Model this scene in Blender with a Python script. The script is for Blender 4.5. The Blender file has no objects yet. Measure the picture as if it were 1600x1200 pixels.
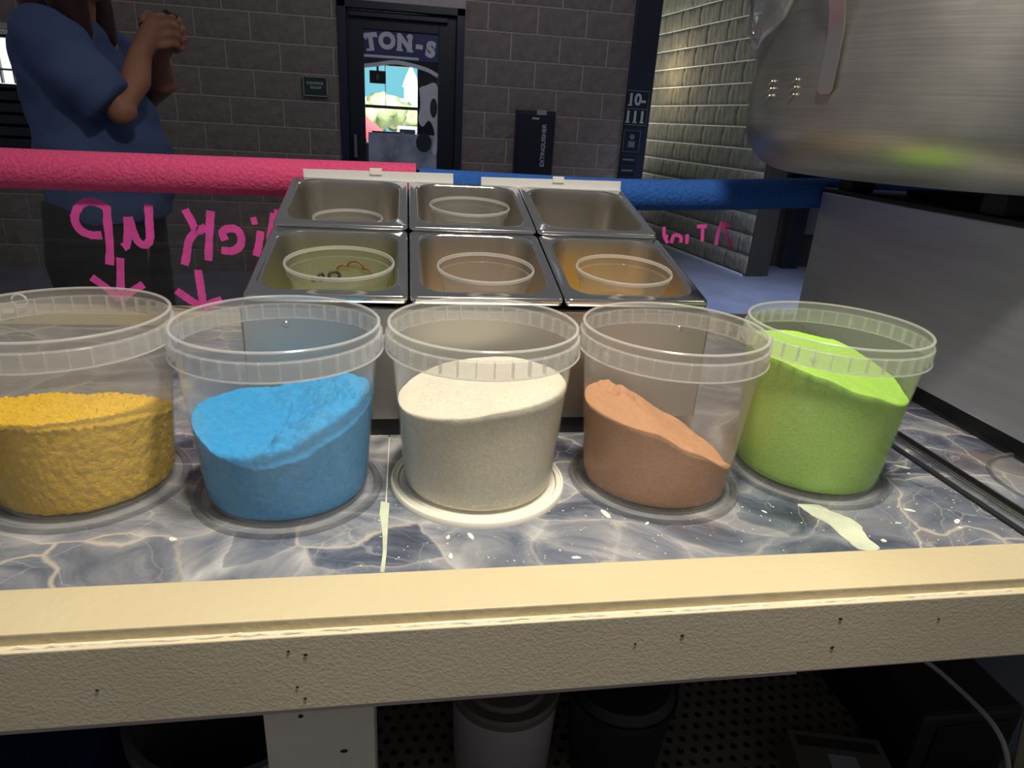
import bpy, bmesh, math, random
from mathutils import Vector, Matrix, noise
PI = math.pi
random.seed(7)
scn = bpy.context.scene
COL = scn.collection

# ------------------------------------------------------------------ camera
YAW, PITCH, ROLL = math.radians(9.65), 0.3753, 0.0596
fh = Vector((math.sin(YAW), math.cos(YAW), 0)); rt = Vector((math.cos(YAW), -math.sin(YAW), 0))
fw = fh*math.cos(PITCH) + Vector((0, 0, -math.sin(PITCH))); up = rt.cross(fw)
r2 = rt*math.cos(ROLL) + up*math.sin(ROLL); u2 = up*math.cos(ROLL) - rt*math.sin(ROLL)
cd = bpy.data.cameras.new('camera'); cam = bpy.data.objects.new('camera', cd); COL.objects.link(cam)
cd.sensor_width = 36; cd.lens = 36*1038/1600; cd.clip_start = 0.02
M = Matrix((r2, u2, -fw)).transposed().to_4x4(); M.translation = Vector((0, 0, 1.33)); cam.matrix_world = M
scn.camera = cam

# ------------------------------------------------------------------ world, lights, exposure
w = bpy.data.worlds.new('world'); scn.world = w; w.use_nodes = True
bg = w.node_tree.nodes['Background']; bg.inputs[0].default_value = (0.95, 0.96, 1.0, 1); bg.inputs[1].default_value = 0.13
def aim(o, tgt):
    o.rotation_euler = (Vector(tgt)-o.location).to_track_quat('-Z', 'Y').to_euler()
def area(name, loc, tgt, size, power, col, spread=PI, shape='DISK', size_y=None):
    l = bpy.data.lights.new(name, 'AREA'); l.shape = shape; l.size = size; l.energy = power; l.color = col; l.spread = spread
    if size_y: l.size_y = size_y
    o = bpy.data.objects.new(name, l); COL.objects.link(o); o.location = loc; aim(o, tgt); return o
area('booth_lamp', (0.20, 0.31, 2.5), (0.20, 0.41, 0.9), 0.16, 18, (1.0, 0.90, 0.74), spread=math.radians(125))
area('corridor_lamp', (0.6, 3.4, 3.3), (0.3, 5.6, 0.8), 0.8, 14, (0.95, 0.92, 1.0))
area('floor_fill', (2.9, 4.6, 3.1), (3.0, 5.0, 0.0), 1.2, 34, (0.60, 0.72, 1.0), spread=math.radians(75))  # added unseen area lamp overhead, brightens the bluish floor
area('door_scene_fill', (-0.1, 7.3, 3.2), (-0.1, 10.2, 1.2), 1.4, 420, (1.0, 1.0, 1.0), spread=math.radians(110))  # added lamp for the reflected scene modelled behind the door
l = bpy.data.lights.new('wall_sconce_light', 'POINT'); l.energy = 7; l.color = (1.0, 0.86, 0.5); l.shadow_soft_size = 0.06
o = bpy.data.objects.new('wall_sconce_light', l); COL.objects.link(o); o.location = (2.80, 8.30, 1.98)
scn.view_settings.view_transform = 'Standard'; scn.view_settings.look = 'None'
scn.view_settings.exposure = 0.0; scn.view_settings.gamma = 1.0; scn.view_settings.use_curve_mapping = False
try:
    scn.cycles.transparent_max_bounces = 40; scn.cycles.max_bounces = 12
except Exception: pass

# ------------------------------------------------------------------ materials
MATS = {}
def nm(name):
    m = bpy.data.materials.new(name); m.use_nodes = True; MATS[name] = m
    nt = m.node_tree; return m, nt, nt.nodes, nt.links, nt.nodes['Principled BSDF']
def c4(c): return (c[0], c[1], c[2], 1)
def plain(name, col, rough=0.6, metal=0.0, bump=0.0, bscale=60, var=0.0, vscale=8, spec=0.5, coord='Object', stretch=None, bdist=0.004):
    m, nt, N, L, b = nm(name)
    b.inputs['Base Color'].default_value = c4(col); b.inputs['Roughness'].default_value = rough
    b.inputs['Metallic'].default_value = metal; b.inputs['Specular IOR Level'].default_value = spec
    tc = N.new('ShaderNodeTexCoord'); src = tc.outputs[coord]
    if stretch:
        mp = N.new('ShaderNodeMapping'); mp.inputs['Scale'].default_value = stretch; L.new(src, mp.inputs[0]); src = mp.outputs[0]
    if var:
        n = N.new('ShaderNodeTexNoise'); n.inputs['Scale'].default_value = vscale; n.inputs['Detail'].default_value = 6
        L.new(src, n.inputs['Vector'])
        r = N.new('ShaderNodeMapRange'); r.inputs[1].default_value = 0.3; r.inputs[2].default_value = 0.7
        r.inputs[3].default_value = 1-var; r.inputs[4].default_value = 1+var; L.new(n.outputs['Fac'], r.inputs[0])
        mx = N.new('ShaderNodeVectorMath'); mx.operation = 'SCALE'; mx.inputs[0].default_value = col
        L.new(r.outputs[0], mx.inputs['Scale']); L.new(mx.outputs[0], b.inputs['Base Color'])
    if bump:
        n2 = N.new('ShaderNodeTexNoise'); n2.inputs['Scale'].default_value = bscale; n2.inputs['Detail'].default_value = 5
        L.new(src, n2.inputs['Vector'])
        bp = N.new('ShaderNodeBump'); bp.inputs['Strength'].default_value = bump; bp.inputs['Distance'].default_value = bdist
        L.new(n2.outputs['Fac'], bp.inputs['Height']); L.new(bp.outputs[0], b.inputs['Normal'])
    return m
def plastic(name, col, veil, rough=0.15, gloss=0.7, transp=(0.97, 0.97, 0.97)):
    m, nt, N, L, b = nm(name); N.remove(b); out = N['Material Output']
    tr = N.new('ShaderNodeBsdfTransparent'); tr.inputs[0].default_value = c4(transp)
    d = N.new('ShaderNodeBsdfDiffuse'); d.inputs[0].default_value = c4(col)
    t = N.new('ShaderNodeBsdfTranslucent'); t.inputs[0].default_value = c4(col)
    m1 = N.new('ShaderNodeMixShader'); m1.inputs[0].default_value = 0.5; L.new(d.outputs[0], m1.inputs[1]); L.new(t.outputs[0], m1.inputs[2])
    m2 = N.new('ShaderNodeMixShader'); m2.inputs[0].default_value = veil; L.new(tr.outputs[0], m2.inputs[1]); L.new(m1.outputs[0], m2.inputs[2])
    g = N.new('ShaderNodeBsdfGlossy'); g.inputs['Roughness'].default_value = rough
    f = N.new('ShaderNodeFresnel'); f.inputs['IOR'].default_value = 1.45
    mu = N.new('ShaderNodeMath'); mu.operation = 'MULTIPLY'; L.new(f.outputs[0], mu.inputs[0])
    ge = N.new('ShaderNodeNewGeometry'); fr = N.new('ShaderNodeMath'); fr.operation = 'MULTIPLY_ADD'   # no mirror on the exit face of the sheet
    fr.inputs[1].default_value = -gloss; fr.inputs[2].default_value = gloss; L.new(ge.outputs['Backfacing'], fr.inputs[0]); L.new(fr.outputs[0], mu.inputs[1])
    m3 = N.new('ShaderNodeMixShader'); L.new(mu.outputs[0], m3.inputs[0]); L.new(m2.outputs[0], m3.inputs[1]); L.new(g.outputs[0], m3.inputs[2])
    L.new(m3.outputs[0], out.inputs['Surface']); return m
def emit(name, col, s):
    m, nt, N, L, b = nm(name); N.remove(b); e = N.new('ShaderNodeEmission'); e.inputs[0].default_value = c4(col); e.inputs[1].default_value = s
    L.new(e.outputs[0], N['Material Output'].inputs['Surface']); return m

plain('cream_paint', (0.62, 0.535, 0.345), 0.42, bump=0.25, bscale=110, var=0.05, vscale=5)
plain('cream_fascia', (0.66, 0.58, 0.42), 0.45, bump=0.12, bscale=330, var=0.06, vscale=5)
plain('cream_leg', (0.66, 0.60, 0.48), 0.5, bump=0.3, bscale=120, var=0.05)
plain('pink_wood', (0.45, 0.36, 0.33), 0.7, var=0.1)
plain('hole_dark', (0.02, 0.018, 0.015), 0.9)
plain('paint_chip', (0.85, 0.80, 0.66), 0.5, bump=0.4, bscale=200)
plain('drip_paint', (0.55, 0.60, 0.47), 0.5, var=0.25, vscale=25)
plain('white_speck', (0.75, 0.78, 0.76), 0.5)
plain('black_plastic', (0.012, 0.012, 0.014), 0.5)
plain('black_gloss', (0.01, 0.01, 0.012), 0.25)
plain('navy_paint', (0.010, 0.013, 0.035), 0.4, var=0.1)
plain('navy_dark', (0.006, 0.008, 0.020), 0.4)
plain('white_plastic', (0.80, 0.79, 0.74), 0.4)
plain('white_lid', (0.82, 0.79, 0.70), 0.38)
plain('strip_plastic', (0.72, 0.72, 0.72), 0.3)
plain('pink_foam', (0.74, 0.075, 0.22), 0.85, bump=0.9, bscale=170, var=0.14, vscale=160)
plain('blue_foam', (0.015, 0.10, 0.42), 0.85, bump=0.9, bscale=170, var=0.18, vscale=160)
plain('pink_paint', (0.98, 0.11, 0.52), 0.55, var=0.12, vscale=40, spec=0.2)
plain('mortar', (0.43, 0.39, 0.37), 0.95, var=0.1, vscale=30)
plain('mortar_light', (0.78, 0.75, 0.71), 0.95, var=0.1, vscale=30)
plain('block', (0.20, 0.168, 0.155), 0.95, bump=1.0, bscale=20, var=0.16, vscale=12, bdist=0.010)
plain('block_side', (0.20, 0.172, 0.14), 0.95, bump=1.0, bscale=11, var=0.25, vscale=10, stretch=(2.0, 2.0, 0.6), bdist=0.03)
plain('dark_wall', (0.032, 0.026, 0.023), 0.9, var=0.08)
plain('floor_concrete', (0.16, 0.17, 0.22), 0.32, bump=0.08, bscale=8, var=0.15, vscale=3)
plain('base_strip', (0.55, 0.58, 0.68), 0.6)
plain('steel', (0.56, 0.555, 0.55), 0.27, metal=1.0, bump=0.05, bscale=40, stretch=(6, 60, 60))
plain('steel_pan', (0.70, 0.695, 0.69), 0.13, metal=1.0, bump=0.03, bscale=25)
plain('steel_dull', (0.50, 0.47, 0.43), 0.38, metal=1.0, bump=0.08, bscale=40, stretch=(4, 40, 40))
plain('steel_box', (0.80, 0.81, 0.85), 0.48, metal=1.0, bump=0.06, bscale=30, stretch=(30, 2, 30), var=0.06, vscale=2)
plain('strap_steel', (0.66, 0.64, 0.62), 0.30, metal=1.0)
plain('dark_gap', (0.01, 0.01, 0.01), 0.8)
plain('shirt_blue', (0.06, 0.10, 0.24), 0.9, bump=0.3, bscale=35, var=0.08)
plain('skin', (0.36, 0.165, 0.105), 0.6, var=0.05)
plain('hair', (0.045, 0.016, 0.014), 0.6, bump=0.4, bscale=60)
plain('trousers', (0.015, 0.015, 0.02), 0.9)
plain('phone_black', (0.008, 0.008, 0.01), 0.25)
plain('sign_green', (0.01, 0.035, 0.03), 0.4)
plain('sign_grey', (0.30, 0.31, 0.32), 0.5)
plain('letter_grey', (0.42, 0.43, 0.46), 0.5)
plain('letter_teal', (0.11, 0.15, 0.17), 0.5)
plain('decal_navy', (0.03, 0.035, 0.13), 0.35, var=0.12)
plain('decal_white', (0.55, 0.58, 0.66), 0.4, var=0.08)
plain('pane_reflection', (0.30, 0.33, 0.44), 0.5, var=0.35, vscale=9)
plain('decal_dark', (0.02, 0.022, 0.04), 0.4)
plain('foliage', (0.16, 0.20, 0.08), 0.9, var=0.5, vscale=6, bump=1.0, bscale=8)
plain('stone_white', (0.78, 0.76, 0.70), 0.8, var=0.15)
plain('tent_red', (0.65, 0.07, 0.08), 0.7)
plain('rubber_mat', (0.17, 0.155, 0.12), 0.9, var=0.2, vscale=12)
plain('tub_white', (0.42, 0.38, 0.38), 0.45)
plain('tub_lid', (0.16, 0.15, 0.12), 0.4)
plain('bin_grey', (0.20, 0.18, 0.17), 0.5)
plain('tote_navy', (0.012, 0.02, 0.08), 0.4)
plain('cardboard_dark', (0.12, 0.10, 0.085), 0.8)
plain('beige_cloth', (0.30, 0.26, 0.18), 0.9, bump=0.5, bscale=40)
plain('cable_white', (0.45, 0.42, 0.36), 0.5)
plain('wire_white', (0.85, 0.86, 0.88), 0.4)
plain('print_brown', (0.20, 0.05, 0.025), 0.5)
plain('print_dark', (0.05, 0.035, 0.05), 0.5)
plain('bag_plastic', (0.6, 0.6, 0.66), 0.25)
plain('fold_grey', (0.16, 0.16, 0.17), 0.4)
plastic('bucket_plastic', (0.95, 0.95, 0.93), 0.135, 0.16, 0.6)
plastic('collar_plastic', (0.95, 0.95, 0.95), 0.22, 0.14, 0.7)
plastic('rib_plastic', (0.95, 0.95, 0.95), 0.34, 0.2, 0.6)
plastic('lid_plastic', (0.92, 0.94, 0.95), 0.13, 0.14, 0.8)
plastic('cup_plastic', (0.85, 0.85, 0.82), 0.07, 0.07, 1.0)
plastic('cup_rim', (0.92, 0.92, 0.90), 0.42, 0.1, 1.0)
plastic('guard_glass', (0.3, 0.3, 0.32), 0.015, 0.02, 0.75, (0.97, 0.97, 0.975))
plastic('door_glass', (0.5, 0.5, 0.6), 0.03, 0.03, 0.6, (0.9, 0.92, 0.95))
plastic('wrap_plastic', (0.8, 0.82, 0.9), 0.28, 0.10, 1.0)
emit('window_daylight', (0.93, 0.98, 1.0), 1.25)
emit('reflected_sky', (0.30, 0.86, 0.95), 0.95)  # glowing panel for the sky reflected in the door glass

def powder_mat(name, col, grain, bump):
    m, nt, N, L, b = nm(name); b.inputs['Roughness'].default_value = 1.0; b.inputs['Specular IOR Level'].default_value = 0.05
    tc = N.new('ShaderNodeTexCoord')
    n = N.new('ShaderNodeTexNoise'); n.inputs['Scale'].default_value = grain; n.inputs['Detail'].default_value = 4; n.inputs['Roughness'].default_value = 0.7
    L.new(tc.outputs['Object'], n.inputs['Vector'])
    cr = N.new('ShaderNodeValToRGB'); cr.color_ramp.elements[0].position = 0.3; cr.color_ramp.elements[1].position = 0.7
    cr.color_ramp.elements[0].color = c4([x*0.82 for x in col]); cr.color_ramp.elements[1].color = c4([min(1, x*1.1) for x in col])
    L.new(n.outputs['Fac'], cr.inputs[0]); L.new(cr.outputs[0], b.inputs['Base Color'])
    bp = N.new('ShaderNodeBump'); bp.inputs['Strength'].default_value = bump; bp.inputs['Distance'].default_value = 0.004
    L.new(n.outputs['Fac'], bp.inputs['Height']); L.new(bp.outputs[0], b.inputs['Normal']); return m
powder_mat('powder_yellow', (0.98, 0.60, 0.018), 170, 1.0)
powder_mat('powder_blue', (0.03, 0.38, 0.80), 150, 0.5)
powder_mat('powder_white', (0.86, 0.82, 0.68), 300, 0.35)
powder_mat('powder_brown', (0.66, 0.345, 0.18), 330, 0.5)
powder_mat('powder_green', (0.44, 0.80, 0.11), 330, 0.55)
powder_mat('powder_amber', (0.62, 0.36, 0.05), 300, 0.5)
powder_mat('powder_tan', (0.42, 0.30, 0.19), 300, 0.5)
powder_mat('powder_olive', (0.30, 0.36, 0.07), 300, 0.5)

def marble():
    m, nt, N, L, b = nm('marble_laminate'); b.inputs['Roughness'].default_value = 0.24
    tc = N.new('ShaderNodeTexCoord'); co = tc.outputs['Object']
    def tex(scale, det, rough, dist=0.0, vec=None):
        n = N.new('ShaderNodeTexNoise'); n.inputs['Scale'].default_value = scale; n.inputs['Detail'].default_value = det
        n.inputs['Roughness'].default_value = rough; n.inputs['Distortion'].default_value = dist; L.new(vec or co, n.inputs['Vector']); return n
    def warp(src, n, amt):
        w_ = N.new('ShaderNodeVectorMath'); w_.operation = 'MULTIPLY_ADD'; w_.inputs[1].default_value = (amt, amt, amt)
        L.new(n.outputs['Color'], w_.inputs[0]); L.new(src, w_.inputs[2]); return w_.outputs[0]
    v = warp(warp(co, tex(3.5, 2, 0.5), 0.24), tex(22, 3, 0.5), 0.022)
    mp = N.new('ShaderNodeMapping'); mp.inputs['Rotation'].default_value = (0, 0, 0.6); mp.inputs['Scale'].default_value = (1.0, 1.55, 1.0); L.new(v, mp.inputs[0]); v = mp.outputs[0]
    def vor(scale, feat):
        q = N.new('ShaderNodeTexVoronoi'); q.feature = feat; q.inputs['Scale'].default_value = scale; L.new(v, q.inputs['Vector']); return q
    def rng(sock, a0, a1, b0, b1):
        r = N.new('ShaderNodeMapRange'); r.interpolation_type = 'SMOOTHSTEP'
        for k, x in zip((1, 2, 3, 4), (a0, a1, b0, b1)): r.inputs[k].default_value = x
        L.new(sock, r.inputs[0]); return r.outputs[0]
    def math_(op, a, c):
        q = N.new('ShaderNodeMath'); q.operation = op
        for k, x in enumerate((a, c)):
            if isinstance(x, (int, float)): q.inputs[k].default_value = x
            else: L.new(x, q.inputs[k])
        return q.outputs[0]
    e1, c1, e2 = vor(6.5, 'DISTANCE_TO_EDGE'), vor(6.5, 'F1'), vor(15, 'DISTANCE_TO_EDGE')
    cell = N.new('ShaderNodeSeparateColor'); L.new(c1.outputs['Color'], cell.inputs[0])
    cloud = tex(9, 9, 0.62, 1.2, v)
    br = math_('ADD', math_('MULTIPLY', cloud.outputs['Fac'], 0.85), math_('MULTIPLY', cell.outputs[0], 0.26))
    br = math_('ADD', br, rng(e1.outputs['Distance'], 0.0, 0.16, 0.08, -0.05))
    cr = N.new('ShaderNodeValToRGB'); e = cr.color_ramp.elements
    e[0].position = 0.30; e[0].color = (0.040, 0.048, 0.075, 1); e[1].position = 0.88; e[1].color = (0.50, 0.51, 0.53, 1)
    for p, c in ((0.44, (0.085, 0.10, 0.145, 1)), (0.56, (0.165, 0.185, 0.235, 1)), (0.70, (0.28, 0.29, 0.32, 1))): x = e.new(p); x.color = c
    L.new(br, cr.inputs[0]); colr = cr.outputs[0]
    def mix(fac, base, col):
        q = N.new('ShaderNodeMix'); q.data_type = 'RGBA'; q.inputs[7].default_value = col; L.new(fac, q.inputs[0]); L.new(base, q.inputs[6]); return q.outputs[2]
    tint = tex(5, 6, 0.6, 0.8, v)
    colr = mix(rng(tint.outputs['Fac'], 0.56, 0.72, 0.0, 0.45), colr, (0.26, 0.19, 0.155, 1))
    fade = rng(tex(6, 3, 0.5).outputs['Fac'], 0.40, 0.60, 0.15, 1.0)
    colr = mix(math_('MULTIPLY', rng(e1.outputs['Distance'], 0.0, 0.020, 0.85, 0.0), fade), colr, (0.55, 0.50, 0.43, 1))
    colr = mix(math_('MULTIPLY', rng(e2.outputs['Distance'], 0.0, 0.016, 0.50, 0.0), fade), colr, (0.46, 0.47, 0.48, 1))
    L.new(colr, b.inputs['Base Color']); return m
marble()

def aluminium():
    m, nt, N, L, b = nm('aluminium'); b.inputs['Metallic'].default_value = 1.0
    tc = N.new('ShaderNodeTexCoord')
    mp = N.new('ShaderNodeMapping'); mp.inputs['Scale'].default_value = (1.5, 1.5, 70); L.new(tc.outputs['Object'], mp.inputs[0])
    n = N.new('ShaderNodeTexNoise'); n.inputs['Scale'].default_value = 5; n.inputs['Detail'].default_value = 8; L.new(mp.outputs[0], n.inputs['Vector'])
    n2 = N.new('ShaderNodeTexNoise'); n2.inputs['Scale'].default_value = 7; n2.inputs['Detail'].default_value = 7; L.new(tc.outputs['Object'], n2.inputs['Vector'])
    mul = N.new('ShaderNodeMath'); mul.operation = 'MULTIPLY'; L.new(n.outputs['Fac'], mul.inputs[0]); L.new(n2.outputs['Fac'], mul.inputs[1])
    cr = N.new('ShaderNodeValToRGB'); cr.color_ramp.elements[0].position = 0.13; cr.color_ramp.elements[1].position = 0.42
    cr.color_ramp.elements[0].color = (0.40, 0.39, 0.38, 1); cr.color_ramp.elements[1].color = (0.52, 0.51, 0.49, 1)
    L.new(mul.outputs[0], cr.inputs[0]); L.new(cr.outputs[0], b.inputs['Base Color'])
    r = N.new('ShaderNodeMapRange'); r.inputs[3].default_value = 0.36; r.inputs[4].default_value = 0.52; L.new(n2.outputs['Fac'], r.inputs[0]); L.new(r.outputs[0], b.inputs['Roughness'])
    bp = N.new('ShaderNodeBump'); bp.inputs['Strength'].default_value = 0.04; bp.inputs['Distance'].default_value = 0.002; L.new(n.outputs['Fac'], bp.inputs['Height']); L.new(bp.outputs[0], b.inputs['Normal'])
aluminium()

# ------------------------------------------------------------------ helpers
def link(name, me, mat=None, parent=None, smooth=False):
    o = bpy.data.objects.new(name, me); COL.objects.link(o)
    if mat and not me.materials: me.materials.append(MATS[mat])
    if smooth:
        for p in me.polygons: p.use_smooth = True
    if parent: o.parent = parent
    return o
def mesh(name, v, f):
    me = bpy.data.meshes.new(name); me.from_pydata([tuple(p) for p in v], [], f); me.update()
    bm = bmesh.new(); bm.from_mesh(me); bmesh.ops.recalc_face_normals(bm, faces=bm.faces); bm.to_mesh(me); bm.free(); return me
def obj(name, v, f, mat, parent=None, smooth=False): return link(name, mesh(name, v, f), mat, parent, smooth)
def autosm(o, ang=40):
    me = o.data
    for p in me.polygons: p.use_smooth = True
    try: me.set_sharp_from_angle(angle=math.radians(ang))
    except Exception: pass
    return o
def tag(o, label, cat=None, group=None, kind=None):
    if label: o['label'] = label
    if cat: o['category'] = cat
    if group: o['group'] = group
    if kind: o['kind'] = kind
    return o
def empty(name, loc, label, cat, group=None):
    o = bpy.data.objects.new(name, None); COL.objects.link(o); o.location = loc; o.empty_display_size = 0.05
    return tag(o, label, cat, group)
def box_vf(x0, x1, y0, y1, z0, z1):
    v = [(x, y, z) for z in (z0, z1) for y in (y0, y1) for x in (x0, x1)]
    return v, [(0, 2, 3, 1), (4, 5, 7, 6), (0, 1, 5, 4), (2, 6, 7, 3), (0, 4, 6, 2), (1, 3, 7, 5)]
def bevel_mesh(me, wd, seg=2):
    bm = bmesh.new(); bm.from_mesh(me); bmesh.ops.bevel(bm, geom=list(bm.edges), offset=wd, segments=seg, affect='EDGES', profile=0.6)
    bm.to_mesh(me); bm.free(); me.update()
def box(name, x0, x1, y0, y1, z0, z1, mat, parent=None, bev=0.0, off=(0, 0, 0)):
    v, f = box_vf(x0-off[0], x1-off[0], y0-off[1], y1-off[1], z0-off[2], z1-off[2])
    me = mesh(name, v, f)
    if bev: bevel_mesh(me, bev)
    o = link(name, me, mat, parent)
    return o
def lathe_vf(prof, seg, a0=0.0, a1=2*PI):
    full = abs(a1-a0-2*PI) < 1e-6; n = seg if full else seg+1
    v = []; f = []
    for r, z in prof:
        for i in range(n):
            a = a0+(a1-a0)*i/seg; v.append((r*math.cos(a), r*math.sin(a), z))
    for j in range(len(prof)-1):
        for i in range(seg):
            k = (i+1) % n
            f.append((j*n+i, j*n+k, (j+1)*n+k, (j+1)*n+i))
    return v, f
def lathe(name, prof, seg, mat, parent=None, loc=None, closed=False):
    if closed: prof = list(prof)+[prof[0]]
    v, f = lathe_vf(prof, seg); me = mesh(name, v, f)
    bm = bmesh.new(); bm.from_mesh(me); bmesh.ops.remove_doubles(bm, verts=bm.verts, dist=1e-6)
    bmesh.ops.dissolve_degenerate(bm, edges=bm.edges, dist=1e-7); bmesh.ops.recalc_face_normals(bm, faces=bm.faces); bm.to_mesh(me); bm.free()
    o = link(name, me, mat, parent); autosm(o, 35)
    if loc: o.location = loc
    return o
def catmull(pts, n=8):
    pts = [Vector(p) for p in pts]; out = []
    for i in range(len(pts)-1):
        p0 = pts[max(i-1, 0)]; p1 = pts[i]; p2 = pts[i+1]; p3 = pts[min(i+2, len(pts)-1)]
        for k in range(n):
            t = k/n
            out.append(0.5*((2*p1)+(p2-p0)*t+(2*p0-5*p1+4*p2-p3)*t*t+(3*p1-p0-3*p2+p3)*t**3))
    out.append(pts[-1]); return out
def tube_vf(pts, rad, seg=12, cap=True):
    pts = [Vector(p) for p in pts]; v = []; f = []
    rads = rad if isinstance(rad, (list, tuple)) else [rad]*len(pts)
    ref = Vector((0, 0, 1)) if abs((pts[1]-pts[0]).normalized().z) < 0.9 else Vector((1, 0, 0))
    for i, p in enumerate(pts):
        t = (pts[min(i+1, len(pts)-1)]-pts[max(i-1, 0)]).normalized()
        a = t.cross(ref).normalized(); b = a.cross(t).normalized()
        for k in range(seg):
            an = 2*PI*k/seg; v.append(p+(a*math.cos(an)+b*math.sin(an))*rads[i])
    for i in range(len(pts)-1):
        for k in range(seg):
            q = (k+1) % seg; f.append((i*seg+k, i*seg+q, (i+1)*seg+q, (i+1)*seg+k))
    if cap: f.append(tuple(range(seg))); f.append(tuple((len(pts)-1)*seg+k for k in range(seg)))
    return v, f
def tube(name, pts, rad, mat, parent=None, seg=12):
    v, f = tube_vf(pts, rad, seg); return autosm(obj(name, v, f, mat, parent), 50)
def join_vf(lst):
    V = []; F = []
    for v, f in lst:
        o = len(V); V += list(v); F += [tuple(i+o for i in q) for q in f]
    return V, F
def text_mesh(name, s, size, mat, parent=None, loc=(0, 0, 0), rot=(PI/2, 0, 0), ext=0.002, align='CENTER', bold=0.0, sx=1.0):
    cu = bpy.data.curves.new(name, 'FONT'); cu.body = s; cu.size = size; cu.extrude = ext; cu.align_x = align; cu.align_y = 'CENTER'; cu.offset = bold
    t = bpy.data.objects.new(name+'_tmp', cu); COL.objects.link(t)
    dg = bpy.context.evaluated_depsgraph_get(); me = bpy.data.meshes.new_from_object(t.evaluated_get(dg)); bpy.data.objects.remove(t)
    me.materials.clear(); o = link(name, me, mat, parent); o.location = loc; o.rotation_euler = rot; o.scale = (sx, 1, 1); return o

TOP = 0.92
# ================================================================== SETTING
fl = box('floor', -6, 8, -1.5, 12, -0.05, 0.0, 'floor_concrete'); tag(fl, 'bluish polished concrete floor', kind='structure')

YB = 6.0
BM = 0.2032
# block mesh variants (split-face front, -y side)
def block_mesh(wd, ht, seed, amp, ends=True):
    rnd = random.Random(seed); nx, nz = 7, 4; v = []; f = []
    for j in range(nz+1):
        for i in range(nx+1):
            x = -wd/2+wd*i/nx; z = -ht/2+ht*j/nz
            edge = (ends and i in (0, nx)) or j in (0, nz)
            y = -0.004 if edge else -0.006-rnd.random()*amp
            if not edge and i not in (0, nx): x += (rnd.random()-.5)*wd/nx*0.7; z += (rnd.random()-.5)*ht/nz*0.6
            v.append((x, y, z))
    n = nx+1
    for j in range(nz):
        for i in range(nx): f.append((j*n+i, j*n+i+1, (j+1)*n+i+1, (j+1)*n+i))
    b = len(v); v += [(-wd/2, 0.05, -ht/2), (wd/2, 0.05, -ht/2), (wd/2, 0.05, ht/2), (-wd/2, 0.05, ht/2)]
    bot = [i for i in range(n)]; top = [nz*n+i for i in range(n)]; lf = [j*n for j in range(nz+1)]; rg = [j*n+nx for j in range(nz+1)]
    f.append(tuple(bot)+(b+1, b)); f.append(tuple(top)+(b+2, b+3)); f.append(tuple(lf)+(b+3, b)); f.append(tuple(rg)+(b+2, b+1))
    return mesh('block', v, f)
_bm = {}
def get_block(wd, ht, mat, amp, k):
    key = (round(wd, 3), mat, k)
    if key not in _bm:
        me = block_mesh(wd, ht, hash(key) % 9999, amp); me.materials.append(MATS[mat]); _bm[key] = me
    return _bm[key]
def lay_blocks(parent, x0, x1, rows, joint_odd, joint_even, holes, mat, amp, z_off):
    J = 0.0105
    for k in range(rows):
        z = BM*k+z_off; jo = joint_odd if k % 2 else joint_even
        a = jo-math.ceil((jo-x0)/0.4064)*0.4064
        xs = a
        while xs < x1-1e-6:
            l, r = max(xs, x0), min(xs+0.4064, x1); xs += 0.4064
            segs = [(l, r)]
            for (h0, h1, hz0, hz1) in holes:
                if z+BM/2 > hz0 and z+BM/2 < hz1:
                    ns = []
                    for (p, q) in segs:
                        if q <= h0 or p >= h1: ns.append((p, q)); continue
                        if p < h0: ns.append((p, h0))
                        if q > h1: ns.append((h1, q))
                    segs = ns
            for (p, q) in segs:
                wd = q-p-J
                if wd < 0.008: continue
                o = link('block', get_block(wd, BM-J, mat, amp, random.randrange(4)), None, parent)
                o.location = ((p+q)/2, 0, z+BM/2)
# back wall (slab of mortar with openings, blocks in front); origin at y = YB
wb = bpy.data.objects.new('wall_back', None)
def slab(x0, x1, z0, z1): return box_vf(x0, x1, 0.0, 0.22, z0, z1)
DX0, DX1, DZ = -0.53, 0.465, 2.14
WX0, WX1, WZ0, WZ1 = -3.6, -2.80, 0.86, 1.76
V, F = join_vf([slab(-5.2, WX0, 0, 2.9), slab(WX0, WX1, 0, WZ0), slab(WX0, WX1, WZ1, 2.9), slab(WX1, DX0, 0, 2.9), slab(DX0, DX1, DZ, 2.9), slab(DX1, 2.06, 0, 2.9)])
wb = obj('wall_back', V, F, 'mortar'); wb.location = (0, YB, 0); tag(wb, 'dark brown split-face block wall behind the counter', kind='structure')
lay_blocks(wb, -4.0, 1.86, 13, 0.845, 0.650, [(DX0, DX1, 0, DZ), (WX0, WX1, WZ0, WZ1)], 'block', 0.006, -0.03)

# right wall, turned a little, lit by the sconce
WR = (3.41, 6.28); wang = math.radians(-7.0)
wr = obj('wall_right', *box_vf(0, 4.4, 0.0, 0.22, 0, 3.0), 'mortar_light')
wr.location = (WR[0], WR[1], 0); wr.rotation_euler = (0, 0, 0)
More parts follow.
